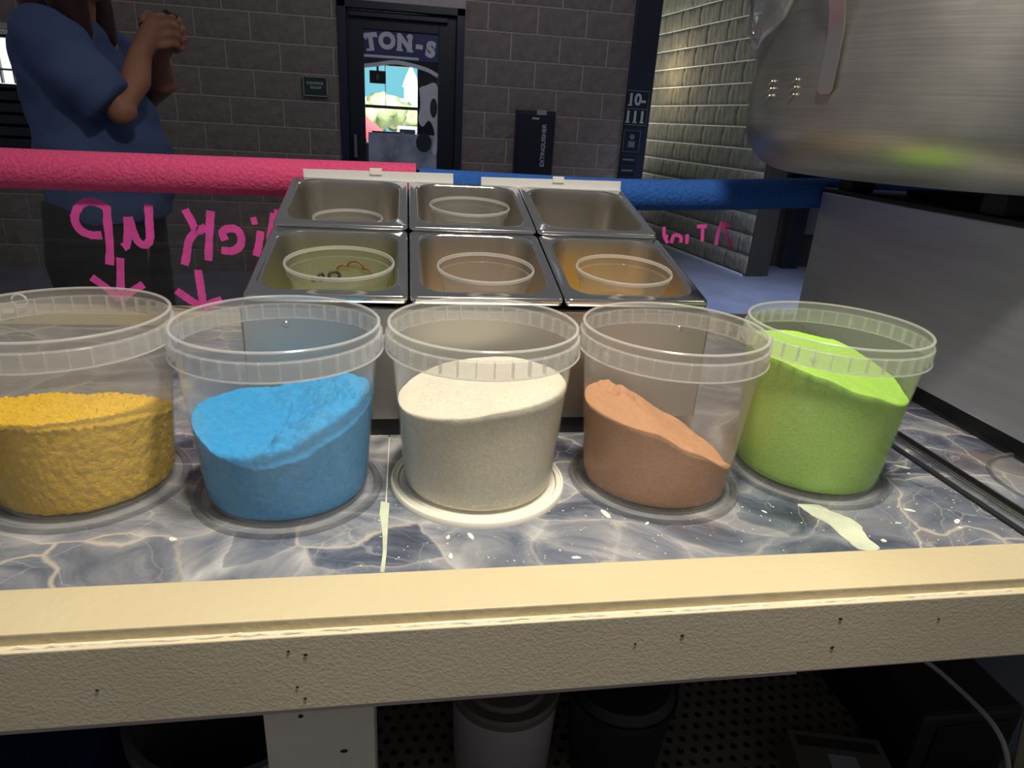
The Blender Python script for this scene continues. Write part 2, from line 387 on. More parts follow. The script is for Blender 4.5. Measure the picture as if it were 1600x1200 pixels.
# local +x runs away from the camera, local -y faces the corridor (world -x)
wr.matrix_world = Matrix.Translation((WR[0], WR[1], 0)) @ Matrix.Rotation(-wang+PI/2, 4, 'Z') @ Matrix.Diagonal((1, -1, 1, 1))
wr.data.flip_normals()
tag(wr, 'tan split-face block wall lit by a warm lamp', kind='structure')
wr.matrix_world = Matrix.Translation((WR[0], WR[1], 0)) @ Matrix.Rotation(-wang+PI/2, 4, 'Z')
V, F = box_vf(0, 4.4, -0.22, 0.0, 0, 3.0); wr.data.clear_geometry(); wr.data.from_pydata(V, [], F); wr.data.update()
_bm2 = {}
def get_block_r(wd, ht, k):   # faces +y in local space
    key = (round(wd, 3), k)
    if key not in _bm2:
        me = block_mesh(wd, ht, 100+k, 0.013, False)
        for vv in me.vertices: vv.co.y = -vv.co.y
        me.flip_normals(); me.materials.append(MATS['block_side'])
        for pp in me.polygons: pp.use_smooth = True; _bm2[key] = me
    return _bm2[key]
for k in range(14):
    xs = 0.0 if k % 2 == 0 else -0.2032
    while xs < 4.3:
        p, q = max(xs, 0.0), xs+0.4064; xs = q
        o = link('block', get_block_r(q-p-0.001, BM-0.013, random.randrange(5)), None, wr); o.location = ((p+q)/2, 0, BM*k-0.01+BM/2)
box('end_return', -0.02, 0.0, -0.25, 0.0, 0, 3.0, 'dark_wall', wr)
bs = box('baseboard_right', 0, 4.4, 0.0, 0.022, 0, 0.018, 'base_strip'); bs.matrix_world = wr.matrix_world.copy(); bs.location.x -= 0.0; tag(bs, 'pale strip along the foot of the lit wall', kind='structure')
bs.matrix_world = wr.matrix_world @ Matrix.Translation((0, 0.035, 0))
# recess to the right of that wall
wd_ = box('wall_recess', 3.47, 4.9, 6.85, 7.0, 0, 3.0, 'dark_wall'); tag(wd_, 'plain dark brown wall in the recess', kind='structure')
wd2 = box('wall_side', 4.9, 5.05, 2.0, 7.0, 0, 3.0, 'dark_wall'); tag(wd2, 'plain dark side wall', kind='structure')
tp = box('trim_1', 4.05, 4.24, 6.72, 6.85, 0, 2.2, 'navy_dark'); tag(tp, 'dark door post in the recess', kind='structure')
nt_ = empty('wall_notice', (4.50, 6.84, 0.52), 'pale notice board on the dark recess wall', 'notice')
box('board', -0.22, 0.22, -0.018, 0.0, -0.16, 0.22, 'fold_grey', nt_, 0.004); box('clip', -0.12, 0.02, -0.030, -0.018, 0.17, 0.20, 'white_plastic', nt_, 0.003)

# pillar closing the back wall
pl = box('wall_pillar', 1.86, 2.08, 5.96, 6.30, 0, 2.9, 'navy_paint', None, 0.006); tag(pl, 'navy painted pillar at the end of the block wall', kind='structure')
sg = empty('section_sign', (1.955, 5.958, 1.5), 'dark sign on the navy pillar reading 10- over 111', 'sign')
box('plate', -0.095, 0.095, -0.006, 0.0, -0.005, 0.13, 'navy_dark', sg); box('plate', -0.095, 0.095, -0.006, 0.0, -0.135, -0.012, 'navy_dark', sg)
for z in (0.133, -0.0085, -0.138): box('border', -0.097, 0.097, -0.008, 0.0, z-0.003, z+0.003, 'letter_teal', sg)
for x in (0.095,): box('border', x-0.002, x+0.002, -0.008, 0.0, -0.138, 0.133, 'letter_teal', sg)
def slabtext(s, z):
    text_mesh('lettering', s, 0.125, 'letter_grey', sg, (-0.01, -0.008, z), bold=0.004)
slabtext('10-', 0.062); slabtext('111', -0.075)
for (x, z) in ((-0.066, 0.020), (-0.0735, -0.115), (-0.0095, -0.115), (0.0555, -0.115)): box('serif', x-0.019, x+0.019, -0.010, -0.006, z-0.006, z+0.004, 'letter_grey', sg)
pic = empty('pictogram_sign', (1.94, 5.958, 1.23), 'small dark pictogram plaque under the number sign', 'sign')
box('plate', -0.075, 0.075, -0.005, 0, -0.09, 0.09, 'navy_dark', pic)
for a in ((-0.075, 0.075, 0.086, 0.09), (-0.075, 0.075, -0.09, -0.086), (-0.075, -0.071, -0.09, 0.09), (0.071, 0.075, -0.09, 0.09)): box('border', a[0], a[1], -0.007, 0, a[2], a[3], 'letter_teal', pic)
lathe('symbol', [(0, 0), (0.022, 0), (0.022, 0.003), (0, 0.003)], 20, 'letter_teal', pic, (0, -0.0085, 0.035)).rotation_euler = (PI/2, 0, 0)
V, F = join_vf([box_vf(-0.03, 0.03, -0.008, -0.005, -0.05, 0.0)]); obj('symbol', V, F, 'letter_teal', pic)
for i, z in enumerate((1.075, 0.985)):
    p_ = empty('pillar_notice', (1.93, 5.958, z), ['narrow dark notice second from the number sign', 'lowest narrow dark notice on the pillar'][i], 'notice', 'notices on the pillar')
    box('plate', -0.07, 0.07, -0.005, 0, -0.03, 0.03, 'navy_dark', p_); box('lettering', -0.05, 0.05, -0.007, -0.005, -0.006, 0.008, 'letter_teal', p_)

# door with glazed panel
dr = bpy.data.objects.new('door_1', None); COL.objects.link(dr); dr.location = (-0.0325, 6.0, 0); tag(dr, 'navy door with a tall decorated glass panel', kind='structure')
DO = (-0.0325, 6.0, 0)
def dbox(n, x0, x1, y0, y1, z0, z1, m, par=None, bev=0): return box(n, x0, x1, y0, y1, z0, z1, m, par or dr, bev, DO)
dbox('jamb', -0.53, -0.465, 5.975, 6.14, 0, DZ, 'navy_paint', bev=0.004); dbox('jamb', 0.40, 0.465, 5.975, 6.14, 0, DZ, 'navy_paint', bev=0.004)
dbox('head', -0.53, 0.465, 5.975, 6.14, 2.085, DZ, 'navy_paint', bev=0.004)
dbox('stile', -0.465, -0.335, 6.03, 6.075, 0.01, 2.08, 'navy_dark', bev=0.003); dbox('stile', 0.26, 0.40, 6.03, 6.075, 0.01, 2.08, 'navy_dark', bev=0.003)
dbox('top_rail', -0.335, 0.26, 6.03, 6.075, 1.95, 2.08, 'navy_dark', bev=0.003); dbox('bottom_rail', -0.335, 0.26, 6.03, 6.075, 0.01, 0.34, 'navy_dark', bev=0.003)
dbox('closer_arm', -0.44, 0.33, 5.985, 6.03, 2.03, 2.062, 'navy_paint', bev=0.004)
dbox('pane', -0.335, 0.26, 6.050, 6.056, 0.34, 1.95, 'door_glass')
hd = dbox('handle', -0.43, -0.405, 5.985, 6.03, 0.98, 1.16, 'letter_teal', bev=0.004)
# decals on the pane
dbox('decal_band', -0.335, 0.26, 6.046, 6.049, 1.745, 1.95, 'decal_navy')
def door_text(ch, x, z, s, rz):
    o = text_mesh('lettering', ch, s, 'decal_white', dr, (x-DO[0], 6.044-DO[1], z), (PI/2, rz, 0), 0.001, bold=0.010); return o
door_text('T', -0.278, 1.858, 0.155, -0.14); door_text('O', -0.152, 1.872, 0.155, -0.06); door_text('N', -0.012, 1.868, 0.155, 0.03)
door_text('-', 0.105, 1.862, 0.15, 0.06); door_text('S', 0.195, 1.832, 0.150, 0.14)
# slab serifs
for (x, z, a, wd) in ((-0.283, 1.805, -0.14, 0.062), (-0.333+0.015, 1.885, -0.14, 0.016), (-0.236, 1.905, -0.14, 0.016), (-0.052, 1.818, 0.03, 0.05), (0.03, 1.815, 0.03, 0.05), (-0.055, 1.918, 0.03, 0.04), (0.028, 1.915, 0.03, 0.05)):
    o = dbox('serif', -wd/2+DO[0], wd/2+DO[0], 6.0425, 6.0455, -0.009, 0.009, 'decal_white'); o.location = (x-DO[0], 0, z); o.rotation_euler = (0, a, 0)
    
def ribbon_vf(pts, wd, y, th):
    # stroke in the xz plane, thickness th in y
    P = [Vector((p[0], p[1])) for p in pts]; v = []; f = []
    W = wd if isinstance(wd, list) else [wd]*len(P)
    for i, p in enumerate(P):
        t = (P[min(i+1, len(P)-1)]-P[max(i-1, 0)])
        t = t.normalized() if t.length else Vector((1, 0)); n = Vector((-t.y, t.x))*W[i]/2
        for yy in (y, y+th): v += [(p.x+n.x, yy, p.y+n.y), (p.x-n.x, yy, p.y-n.y)]
    for i in range(len(P)-1):
        a = 4*i; b = a+4
        f += [(a, a+1, b+1, b), (a+2, b+2, b+3, a+3), (a, b, b+2, a+2), (a+1, a+3, b+3, b+1)]
    f += [(0, 2, 3, 1), (4*len(P)-4, 4*len(P)-3, 4*len(P)-1, 4*len(P)-2)]
    return v, f
arc = [(p.x, p.y) for p in catmull([(-0.335, 1.685, 0), (-0.244, 1.700, 0), (-0.13, 1.722, 0), (-0.031, 1.723, 0), (0.112, 1.700, 0), (0.19, 1.678, 0), (0.258, 1.645, 0)], 6)]
V, F = ribbon_vf([(a-DO[0], b) for a, b in arc], 0.030, 6.046-DO[1], 0.003); obj('decal_arc', V, F, 'decal_white', dr)
dbox('decal_stripe', -0.335, 0.10, 6.044, 6.0465, 1.752, 1.770, 'decal_white')
def poly_vf(pts, y, th):
    n = len(pts); v = [(p[0], y, p[1]) for p in pts]+[(p[0], y+th, p[1]) for p in pts]
    f = [tuple(range(n)), tuple(range(2*n-1, n-1, -1))]+[(i, (i+1) % n, n+(i+1) % n, n+i) for i in range(n)]; return v, f
shape = [(0.105, 1.545), (0.15, 1.565), (0.259, 1.555), (0.259, 1.07), (0.215, 1.06), (0.235, 1.20), (0.19, 1.30), (0.135, 1.25), (0.10, 1.30), (0.115, 1.42)]
shape = [(p.x, p.y) for p in catmull([(a, b, 0) for a, b in shape+[shape[0]]], 5)][:-1]
V, F = poly_vf([(a-DO[0], b) for a, b in shape], 6.046-DO[1], 0.003); obj('decal_shape', V, F, 'decal_white', dr)
dbox('pane_reflection', -0.315, 0.255, 6.0465, 6.049, 0.90, 1.185, 'pane_reflection')  # foggy reflection on the lower pane, put in as a bluish panel
V, F = poly_vf([(0.225+0.03*math.cos(t*PI/10)-DO[0], 1.40+0.075*math.sin(t*PI/10)) for t in range(20)], 6.044-DO[1], 0.003); obj('decal_spot', V, F, 'decal_dark', dr)
V, F = poly_vf([(0.146+0.065*math.cos(t*PI/12)-DO[0], 1.125+0.075*math.sin(t*PI/12)) for t in range(24)], 6.040-DO[1], 0.004); obj('decal_spot', V, F, 'decal_dark', dr)

# door-glass reflection, built as a window wall and outdoors behind the door
wo = bpy.data.objects.new('reflected_window', None); COL.objects.link(wo); wo.location = (-0.13, 7.0, 0); tag(wo, 'bright window reflected in the door glass, modelled behind it', kind='structure')
WO = (-0.13, 7.0, 0)
def wbox(n, x0, x1, z0, z1, m, y0=7.0, y1=7.06): return box(n, x0, x1, y0, y1, z0, z1, m, wo, 0, WO)
sx = 7.0/6.0
wbox('surround', -1.6, -0.46, 0, 2.9, 'navy_dark'); wbox('surround', 0.105, 1.6, 0, 2.9, 'navy_dark'); wbox('surround', -0.46, 0.105, 1.755, 2.9, 'navy_dark'); wbox('surround', -0.46, 0.105, 0, 1.06, 'fold_grey')
wbox('transom', -0.46, 0.105, 1.380, 1.408, 'fold_grey'); wbox('mullion', -0.045, -0.025, 1.06, 1.17, 'white_plastic'); wbox('sill', -0.33, -0.06, 1.06, 1.175, 'decal_navy')
wbox('mullion', -0.20, -0.195, 1.40, 1.755, 'fold_grey')
tv = empty('hanging_screen', (-0.265, 6.99, 1.65), 'small dark screen in the bright window reflected in the door glass', 'screen')
box('casing', -0.075, 0.075, -0.03, 0.0, -0.055, 0.055, 'black_plastic', tv, 0.006); box('logo', -0.012, 0.012, -0.033, -0.03, -0.02, 0.02, 'letter_grey', tv); box('bracket', -0.01, 0.01, -0.02, 0, 0.055, 0.11, 'black_plastic', tv)
skp = box('sky_backdrop', -3.5, 2.5, 11.5, 11.55, 0.2, 4.5, 'reflected_sky'); tag(skp, 'turquoise sky reflected in the door glass', kind='structure')
def blob(name, loc, r, mat, parent, seed, squash=1.0):
    me = bpy.data.meshes.new(name); bm = bmesh.new(); bmesh.ops.create_icosphere(bm, subdivisions=3, radius=1)
    for v in bm.verts:
        n = 1+0.5*noise.noise(v.co*2.2+Vector((seed, 0, 0)))+0.25*noise.noise(v.co*5+Vector((0, seed, 0))); v.co = Vector((v.co.x*r*n, v.co.y*r*n, v.co.z*r*n*squash))
    bm.to_mesh(me); bm.free(); o = link(name, me, mat, parent, True); o.location = loc; return o
for i, (x, z, r) in enumerate(((-0.62, 1.30, 0.26), (-0.30, 1.36, 0.26), (-0.02, 1.28, 0.24), (0.2, 1.26, 0.2))):
    t = empty('tree', (x, 8.7+0.62*i, 0), ['pale bushy tree at the left of the door reflection', 'rounded tree left of the white tower', 'low tree in front of the white tower', 'rightmost low tree by the white tower'][i], 'tree', 'trees reflected in the door glass')
    blob('crown', (0, 0, z), r, 'foliage', t, i*3.1, 0.8); tube('trunk', [(0, 0, 0), (0.02, 0, 0.6), (0, 0, z)], [0.05, 0.04, 0.03], 'cardboard_dark', t, 8)
tw = empty('white_tower', (0.07, 10.9, 0), 'white tower building reflected in the door glass', 'building')
box('tower', -0.10, 0.10, -0.1, 0.1, 0, 1.72, 'stone_white', tw); lathe('spire', [(0.13, 1.72), (0.08, 1.86), (0.0, 2.02)], 4, 'stone_white', tw); box('wing', -0.28, 0.28, -0.05, 0.15, 0, 1.56, 'stone_white', tw)
tn = empty('market_tent', (-0.43, 7.85, 0), 'red and white tent reflected in the door glass', 'tent')
V, F = lathe_vf([(0.30, 1.08), (0.22, 1.13), (0.0, 1.30)], 4); obj('canopy', V, F, 'tent_red', tn); box('valance', -0.30, 0.30, -0.02, 0.02, 1.02, 1.08, 'stone_white', tn)
for x in (-0.28, 0.28): box('post', x-0.015, x+0.015, -0.015, 0.015, 0, 1.05, 'stone_white', tn)
for i, (x, m) in enumerate(((-0.06, 'stone_white'), (0.19, 'decal_navy'))):
    t = empty('parked_van', (x+0.07, 7.8, 0), ['white van beside the red tent', 'dark blue van right of the white van'][i], 'van')
    box('body', -0.11, 0.11, -0.1, 0.1, 0.9, 1.22, m, t, 0.02); box('windscreen', -0.08, 0.08, -0.106, -0.1, 1.1, 1.19, 'navy_dark', t)
    for dx in (-0.07, 0.07): lathe('wheel', [(0, 0), (0.05, 0), (0.05, 0.04), (0, 0.04)], 14, 'black_plastic', t, (dx, -0.1, 0.88)).rotation_euler = (PI/2, 0, 0)
og = box('reflected_ground', -3.5, 2.5, 7.1, 11.5, 0.3, 0.85, 'stone_white'); tag(og, 'pale ground reflected in the door glass', kind='structure')

# left window with shutter slats below
w1 = bpy.data.objects.new('window_1', None); COL.objects.link(w1); w1.location = (-3.2, 6.0, 0); tag(w1, 'bright narrow window with dark louvre panel below', kind='structure')
W1 = (-3.2, 6.0, 0)
def lbox(n, x0, x1, y0, y1, z0, z1, m, bev=0): return box(n, x0, x1, y0, y1, z0, z1, m, w1, bev, W1)
lbox('frame', -3.6, -2.80, 5.97, 6.08, 1.70, 1.72, 'navy_dark'); lbox('frame', -2.835, -2.80, 5.97, 6.08, 0.86, 1.70, 'navy_dark'); lbox('ledge', -3.6, -2.79, 5.93, 6.08, 1.72, 1.745, 'base_strip')
lbox('pane', -3.6, -2.835, 6.05, 6.056, 1.385, 1.70, 'window_daylight')
lbox('mullion', -3.6, -2.835, 6.0, 6.05, 1.478, 1.492, 'fold_grey')
for x in (-3.02, -2.93): lbox('mullion', x-0.006, x+0.006, 6.02, 6.05, 1.39, 1.69, 'letter_grey')
lbox('sill', -3.6, -2.80, 5.95, 6.08, 1.36, 1.385, 'navy_dark')
lbox('backing', -3.6, -2.80, 6.03, 6.08, 0.86, 1.36, 'dark_gap')
for k in range(6):
    lbox('slat', -3.6, -2.82, 5.965, 6.02, 1.27-0.085*k, 1.335-0.085*k, 'fold_grey' if 0 else 'navy_dark', 0.006)

# wall plaques
rs = empty('room_sign', (-0.7155, 5.965, 1.505), 'small dark green room plaque left of the navy door', 'sign')
box('plate', -0.09, 0.09, -0.008, 0.02, -0.07, 0.07, 'sign_green', rs)
for a in ((-0.093, 0.093, 0.066, 0.072), (-0.093, 0.093, -0.072, -0.066), (-0.093, -0.087, -0.07, 0.07), (0.087, 0.093, -0.07, 0.07)): box('border', a[0], a[1], -0.011, 0.02, a[2], a[3], 'sign_grey', rs)
text_mesh('lettering', 'CONTROL', 0.027, 'letter_grey', rs, (0, -0.0095, 0.022), ext=0.001, bold=0.0008); text_mesh('lettering', 'ROOM', 0.027, 'letter_grey', rs, (0.005, -0.0095, -0.010), ext=0.001, bold=0.0008)
ec = empty('extinguisher_cabinet', (1.075, 5.974, 0.84), 'navy cabinet on the block wall lettered EXTINGUISHER', 'cabinet')
box('body', -0.167, 0.167, -0.06, 0.0, 0, 0.59, 'navy_paint', ec, 0.006); box('door', -0.150, 0.158, -0.075, -0.06, 0.012, 0.565, 'navy_dark', ec, 0.004)
text_mesh('lettering', 'EXTINGUISHER', 0.049, 'letter_grey', ec, (0.075, -0.077, 0.315), (PI/2, -PI/2, 0), 0.001, bold=0.0012, sx=1.02)
box('latch', 0.0, 0.085, -0.085, -0.06, 0.555, 0.595, 'sign_grey', ec, 0.004); box('label', -0.035, 0.025, -0.078, -0.075, 0.520, 0.534, 'letter_grey', ec)

# ================================================================== COUNTER
ct = empty('serving_counter', (0, 0.95, 0), 'serving counter with marble laminate top and cream painted wooden edge', 'counter')
CO = (0, 0.95, 0)
def cbox(n, *a, par=None, bev=0): return box(n, *a[:6], a[6], par or ct, bev, CO)
cbox('laminate_top', -1.6, -0.0247, 0.537, 1.40, 0.885, TOP, 'marble_laminate'); cbox('laminate_top', -0.0233, 1.9, 0.537, 1.40, 0.885, TOP, 'marble_laminate')
cbox('seam', -0.0247, -0.0233, 0.537, 0.83, 0.885, TOP+0.0006, 'white_speck')
cbox('edge_trim', -1.6, 1.9, 0.478, 0.5365, 0.89, TOP+0.0012, 'cream_paint', bev=0.0015)
fb = cbox('fascia_board', -1.6, 1.9, 0.4695, 0.51, 0.826, 0.9095, 'cream_fascia', bev=0.0012)
cbox('backing_strip', -1.6, 0.395, 0.474, 0.512, 0.818, 0.826, 'pink_wood'); cbox('backing_strip', 0.397, 1.9, 0.4745, 0.512, 0.8205, 0.826, 'pink_wood')
lg = cbox('leg', -0.134, -0.032, 0.488, 0.526, 0.0, 0.826, 'cream_leg', bev=0.002); cbox('leg', 1.55, 1.65, 0.488, 0.526, 0.0, 0.826, 'cream_leg', bev=0.002); cbox('leg', -1.45, -1.35, 0.488, 0.526, 0.0, 0.826, 'cream_leg', bev=0.002)
cbox('back_panel', -1.6, 1.9, 1.38, 1.40, 0.0, 0.885, 'bin_grey'); cbox('back_rail', -1.6, 1.9, 1.335, 1.40, TOP, 0.945, 'cream_paint', bev=0.002)
hv, hf = lathe_vf([(0.0024, 0.0), (0.0020, 0.0003), (0.0, 0.0003)], 10); hme = mesh('nail_hole', hv, hf); hme.materials.append(MATS['hole_dark'])
for (x, z) in [(-0.259, 0.865), (-0.102, 0.894), (-0.088, 0.889), (-0.097, 0.853), (-0.091, 0.839), (0.213, 0.877), (0.259, 0.883), (0.423, 0.891), (0.423, 0.855), (0.535, 0.883)]:
    o = link('nail_hole', hme, None, fb); o.location = (x, 0.4692-CO[1], z); o.rotation_euler = (PI/2, 0, 0); s = random.uniform(0.6, 1.0); o.scale = (s, s*0.8, 1)
o = link('nail_hole', hme, None, lg); o.location = (-0.1, 0.4877-CO[1], 0.798); o.rotation_euler = (PI/2, 0, 0)
o = link('nail_hole', hme, None, lg); o.location = (-0.062, 0.4877-CO[1], 0.748); o.rotation_euler = (PI/2, 0, 0); o.scale = (1.6, 1, 1)
# cracked paint bead along the ledge
def bead(x0, x1, seed):
    rnd = random.Random(seed); pts = []; rad = []
    n = max(6, int((x1-x0)/0.008))
    for i in range(n+1):
        pts.append((x0+(x1-x0)*i/n, 0.4745-CO[1]+rnd.uniform(-.0012, .0008), 0.9098+rnd.uniform(-0.0006, 0.0008))); rad.append(rnd.uniform(0.0007, 0.0019)*(0.4 if i in (0, n) else 1))
    tube('paint_crack', pts, rad, 'paint_chip', fb, 6)
for i, (a, b) in enumerate(((-0.9, -0.34), (-0.33, -0.155), (-0.15, -0.03), (-0.01, 0.11), (0.12, 0.20), (0.21, 0.345), (0.36, 0.47), (0.49, 0.62), (0.63, 0.85))): bead(a, b, i+3)
def chip(name, pts, z0, z1, mat, par):
    n = len(pts); v = [(x-CO[0], y-CO[1], z0) for x, y in pts]+[(x-CO[0], y-CO[1], z1) for x, y in pts]
    return obj(name, v, [tuple(range(n))[::-1], tuple(range(n, 2*n))]+[(i, (i+1) % n, n+(i+1) % n, n+i) for i in range(n)], mat, par)
drip = [(0.465, 0.632), (0.491, 0.628), (0.498, 0.614), (0.511, 0.6), (0.516, 0.585), (0.509, 0.562), (0.508, 0.5385), (0.486, 0.538), (0.481, 0.554), (0.478, 0.587), (0.467, 0.613)]
drip = [(p.x+random.uniform(-.0012, .0012), p.y) for p in catmull([(a, b, 0) for a, b in drip+[drip[0]]], 4)][:-1]
chip('paint_drip', drip, TOP, TOP+0.0005, 'drip_paint', ct)
sd = [(-0.03, 0.666), (-0.02, 0.661), (-0.02, 0.634), (-0.0215, 0.6), (-0.021, 0.569), (-0.0225, 0.5375), (-0.0255, 0.5375), (-0.025, 0.569), (-0.0255, 0.604), (-0.031, 0.639)]
chip('paint_drip', [(a+random.uniform(-.0008, .0008), b) for a, b in sd], TOP, TOP+0.0009, 'drip_paint', ct)
sp = [(0.223, 0.625, 4), (0.265, 0.603, 2), (0.415, 0.618, 2), (0.67, 0.715, 4), (0.666, 0.697, 2), (-0.234, 0.606, 3), (0.066, 0.592, 3), (0.042, 0.591, 2), (0.043, 0.558, 2.5), (0.17, 0.547, 3), (0.642, 0.584, 3), (0.523, 0.553, 3), (0.635, 0.571, 2.5), (0.60, 0.61, 3), (0.565, 0.585, 2)]
L_ = []
rs_ = random.Random(5)
for (x, y, r) in sp+[(rs_.uniform(-0.05, 0.72), rs_.uniform(0.542, 0.66), rs_.uniform(0.3, 1.0)) for _ in range(230)]:
    r *= 0.0011; a = rs_.uniform(0, PI); el = rs_.uniform(1, 2.6 if r > 0.0015 else 1.5)
    pts = []
    for k in range(7):
        t = 2*PI*k/7; u, v_ = r*el*math.cos(t)*rs_.uniform(.7, 1.1), r*math.sin(t)*rs_.uniform(.6, 1.1)
        pts.append((x+u*math.cos(a)-v_*math.sin(a), y+u*math.sin(a)+v_*math.cos(a)))
    v = [(p[0]-CO[0], p[1]-CO[1], TOP+0.0001) for p in pts]+[(p[0]-CO[0], p[1]-CO[1], TOP+0.0006) for p in pts]
    L_.append((v, [tuple(range(7))[::-1], tuple(range(7, 14))]+[(i, (i+1) % 7, 7+(i+1) % 7, 7+i) for i in range(7)]))
V, F = join_vf(L_); o = obj('paint_specks', V, F, 'white_speck', ct); o['kind'] = 'stuff'

# metal joint strip lying on the counter
js = empty('joint_strip', (0.72, 0.70, TOP), 'metal and black joint strip lying on the counter by the steel cabinet', 'strip')
box('black_strip', -0.023, -0.014, -0.162, 0.30, 0, 0.003, 'black_plastic', js); box('steel_channel', -0.002, 0.020, -0.162, 0.30, 0, 0.003, 'strap_steel', js)
box('ridge', 0.000, 0.004, -0.162, 0.30, 0.003, 0.007, 'steel', js, 0.001); box('ridge', 0.013, 0.018, -0.162, 0.30, 0.003, 0.008, 'black_gloss', js, 0.001)
js.rotation_euler = (0, 0, math.radians(1.0))

# ================================================================== BUCKETS
H = 0.1945; RB, RL = 0.0885, 0.1045
def wall_r(z): return RB+(RL-RB)*z/H
def bucket(x, y, label, lid_label, lid_mat, rot):
    t = empty('plastic_bucket', (x, y, TOP+0.0062), label, 'bucket', 'open powder buckets in a row'); t.rotation_euler = (0, 0, rot)
    th = 0.0013
    prof = [(0, 0.002), (RB-0.006, 0.002), (RB-0.004, 0.0), (RB-0.0015, 0.0008), (RB, 0.004)]+[(wall_r(z), z) for z in (0.03, 0.06, 0.09, 0.12, 0.15, 0.172, H-0.004)]
    prof += [(RL+0.0012, H-0.002), (RL+0.0012, H), (RL-th-0.0006, H), (RL-th-0.001, H-0.003)]
    prof += [(wall_r(z)-th, z) for z in (0.172, 0.15, 0.12, 0.09, 0.06, 0.03)]+[(RB-th, 0.006), (RB-0.006, 0.0032), (0, 0.0032)]
    lathe('body', prof, 96, 'bucket_plastic', t)
    z1, z0 = H-0.0095, H-0.0275; ro = RL+0.0042
    col = lathe('collar', [(wall_r(z1)+0.0002, z1+0.0012), (ro-0.001, z1+0.0012), (ro, z1), (ro+0.0004, z0+0.0006), (ro+0.0004, z0-0.0005), (ro-0.0009, z0-0.0005), (ro-0.0012, z1), (wall_r(z1)+0.0002, z1)], 96, 'collar_plastic', t, closed=True)
    lathe('collar_edge', [(ro-0.0009, z0-0.0008), (ro+0.0009, z0-0.0008), (ro+0.0009, z0+0.0006), (ro-0.0009, z0+0.0006)], 96, 'rib_plastic', col, closed=True)
    rb = []
    n = 36
    for i in range(n):
        a = 2*PI*i/n; ra, rb_ = wall_r(z0)+0.0004, ro-0.001; hw = 0.0007
        c, s = math.cos(a), math.sin(a)
        v = []
        for z in (z0+0.001, z1):
            for r in (ra, rb_):
                for q in (-hw, hw): v.append((r*c-q*s, r*s+q*c, z))
        rb.append((v, [(0, 1, 3, 2), (4, 6, 7, 5), (0, 2, 6, 4), (1, 5, 7, 3), (0, 4, 5, 1), (2, 3, 7, 6)]))
    V, F = join_vf(rb); obj('collar_ribs', V, F, 'rib_plastic', col)
    rim = lathe('rim', [(RL-0.0016, H-0.0004), (RL+0.0016, H-0.0004), (RL+0.0017, H+0.0008), (RL+0.0006, H+0.0018), (RL-0.0008, H+0.0018), (RL-0.0018, H+0.0008)], 96, 'rib_plastic', t, closed=True)
    # handle lugs at both sides of the collar
    for s in (-1, 1):
        lug = lathe('lug', [(0, 0), (0.0045, 0), (0.0045, 0.002), (0.003, 0.0032), (0, 0.0032)], 16, 'collar_plastic', t, (s*(ro-0.0012), 0, z1-0.009)); lug.rotation_euler = (0, s*PI/2, 0)
    # lid under the bucket
    l = empty('bucket_lid', (x, y, TOP), lid_label, 'lid', 'lids under the buckets')
    R = 0.1053
    lathe('disc', [(0, 0.0002), (R-0.013, 0.0002), (R-0.012, 0.0024), (R-0.0105, 0.0024), (R-0.0105, 0.0042), (R-0.014, 0.0042), (R-0.0155, 0.0058), (0, 0.0058)], 80, lid_mat, l)
    lathe('rim', [(R-0.0100, 0.0), (R, 0.0), (R, 0.0045), (R-0.0012, 0.0066), (R-0.0034, 0.0066), (R-0.0042, 0.0048), (R-0.0062, 0.0048), (R-0.0072, 0.0062), (R-0.0092, 0.0062), (R-0.0100, 0.004)], 80, lid_mat, l, closed=True)
    return t
def cyc(samples, th):
    s = sorted(samples); n = len(s)
    for i in range(n):
        a, ha = s[i]; b, hb = s[(i+1) % n]
        if i == n-1: b += 360
        for q in (th, th+360):
            if a <= q <= b:
                t = (q-a)/(b-a); t = t*t*(3-2*t)*0.5+t*0.5; return ha*(1-t)+hb*t
    return s[0][1]
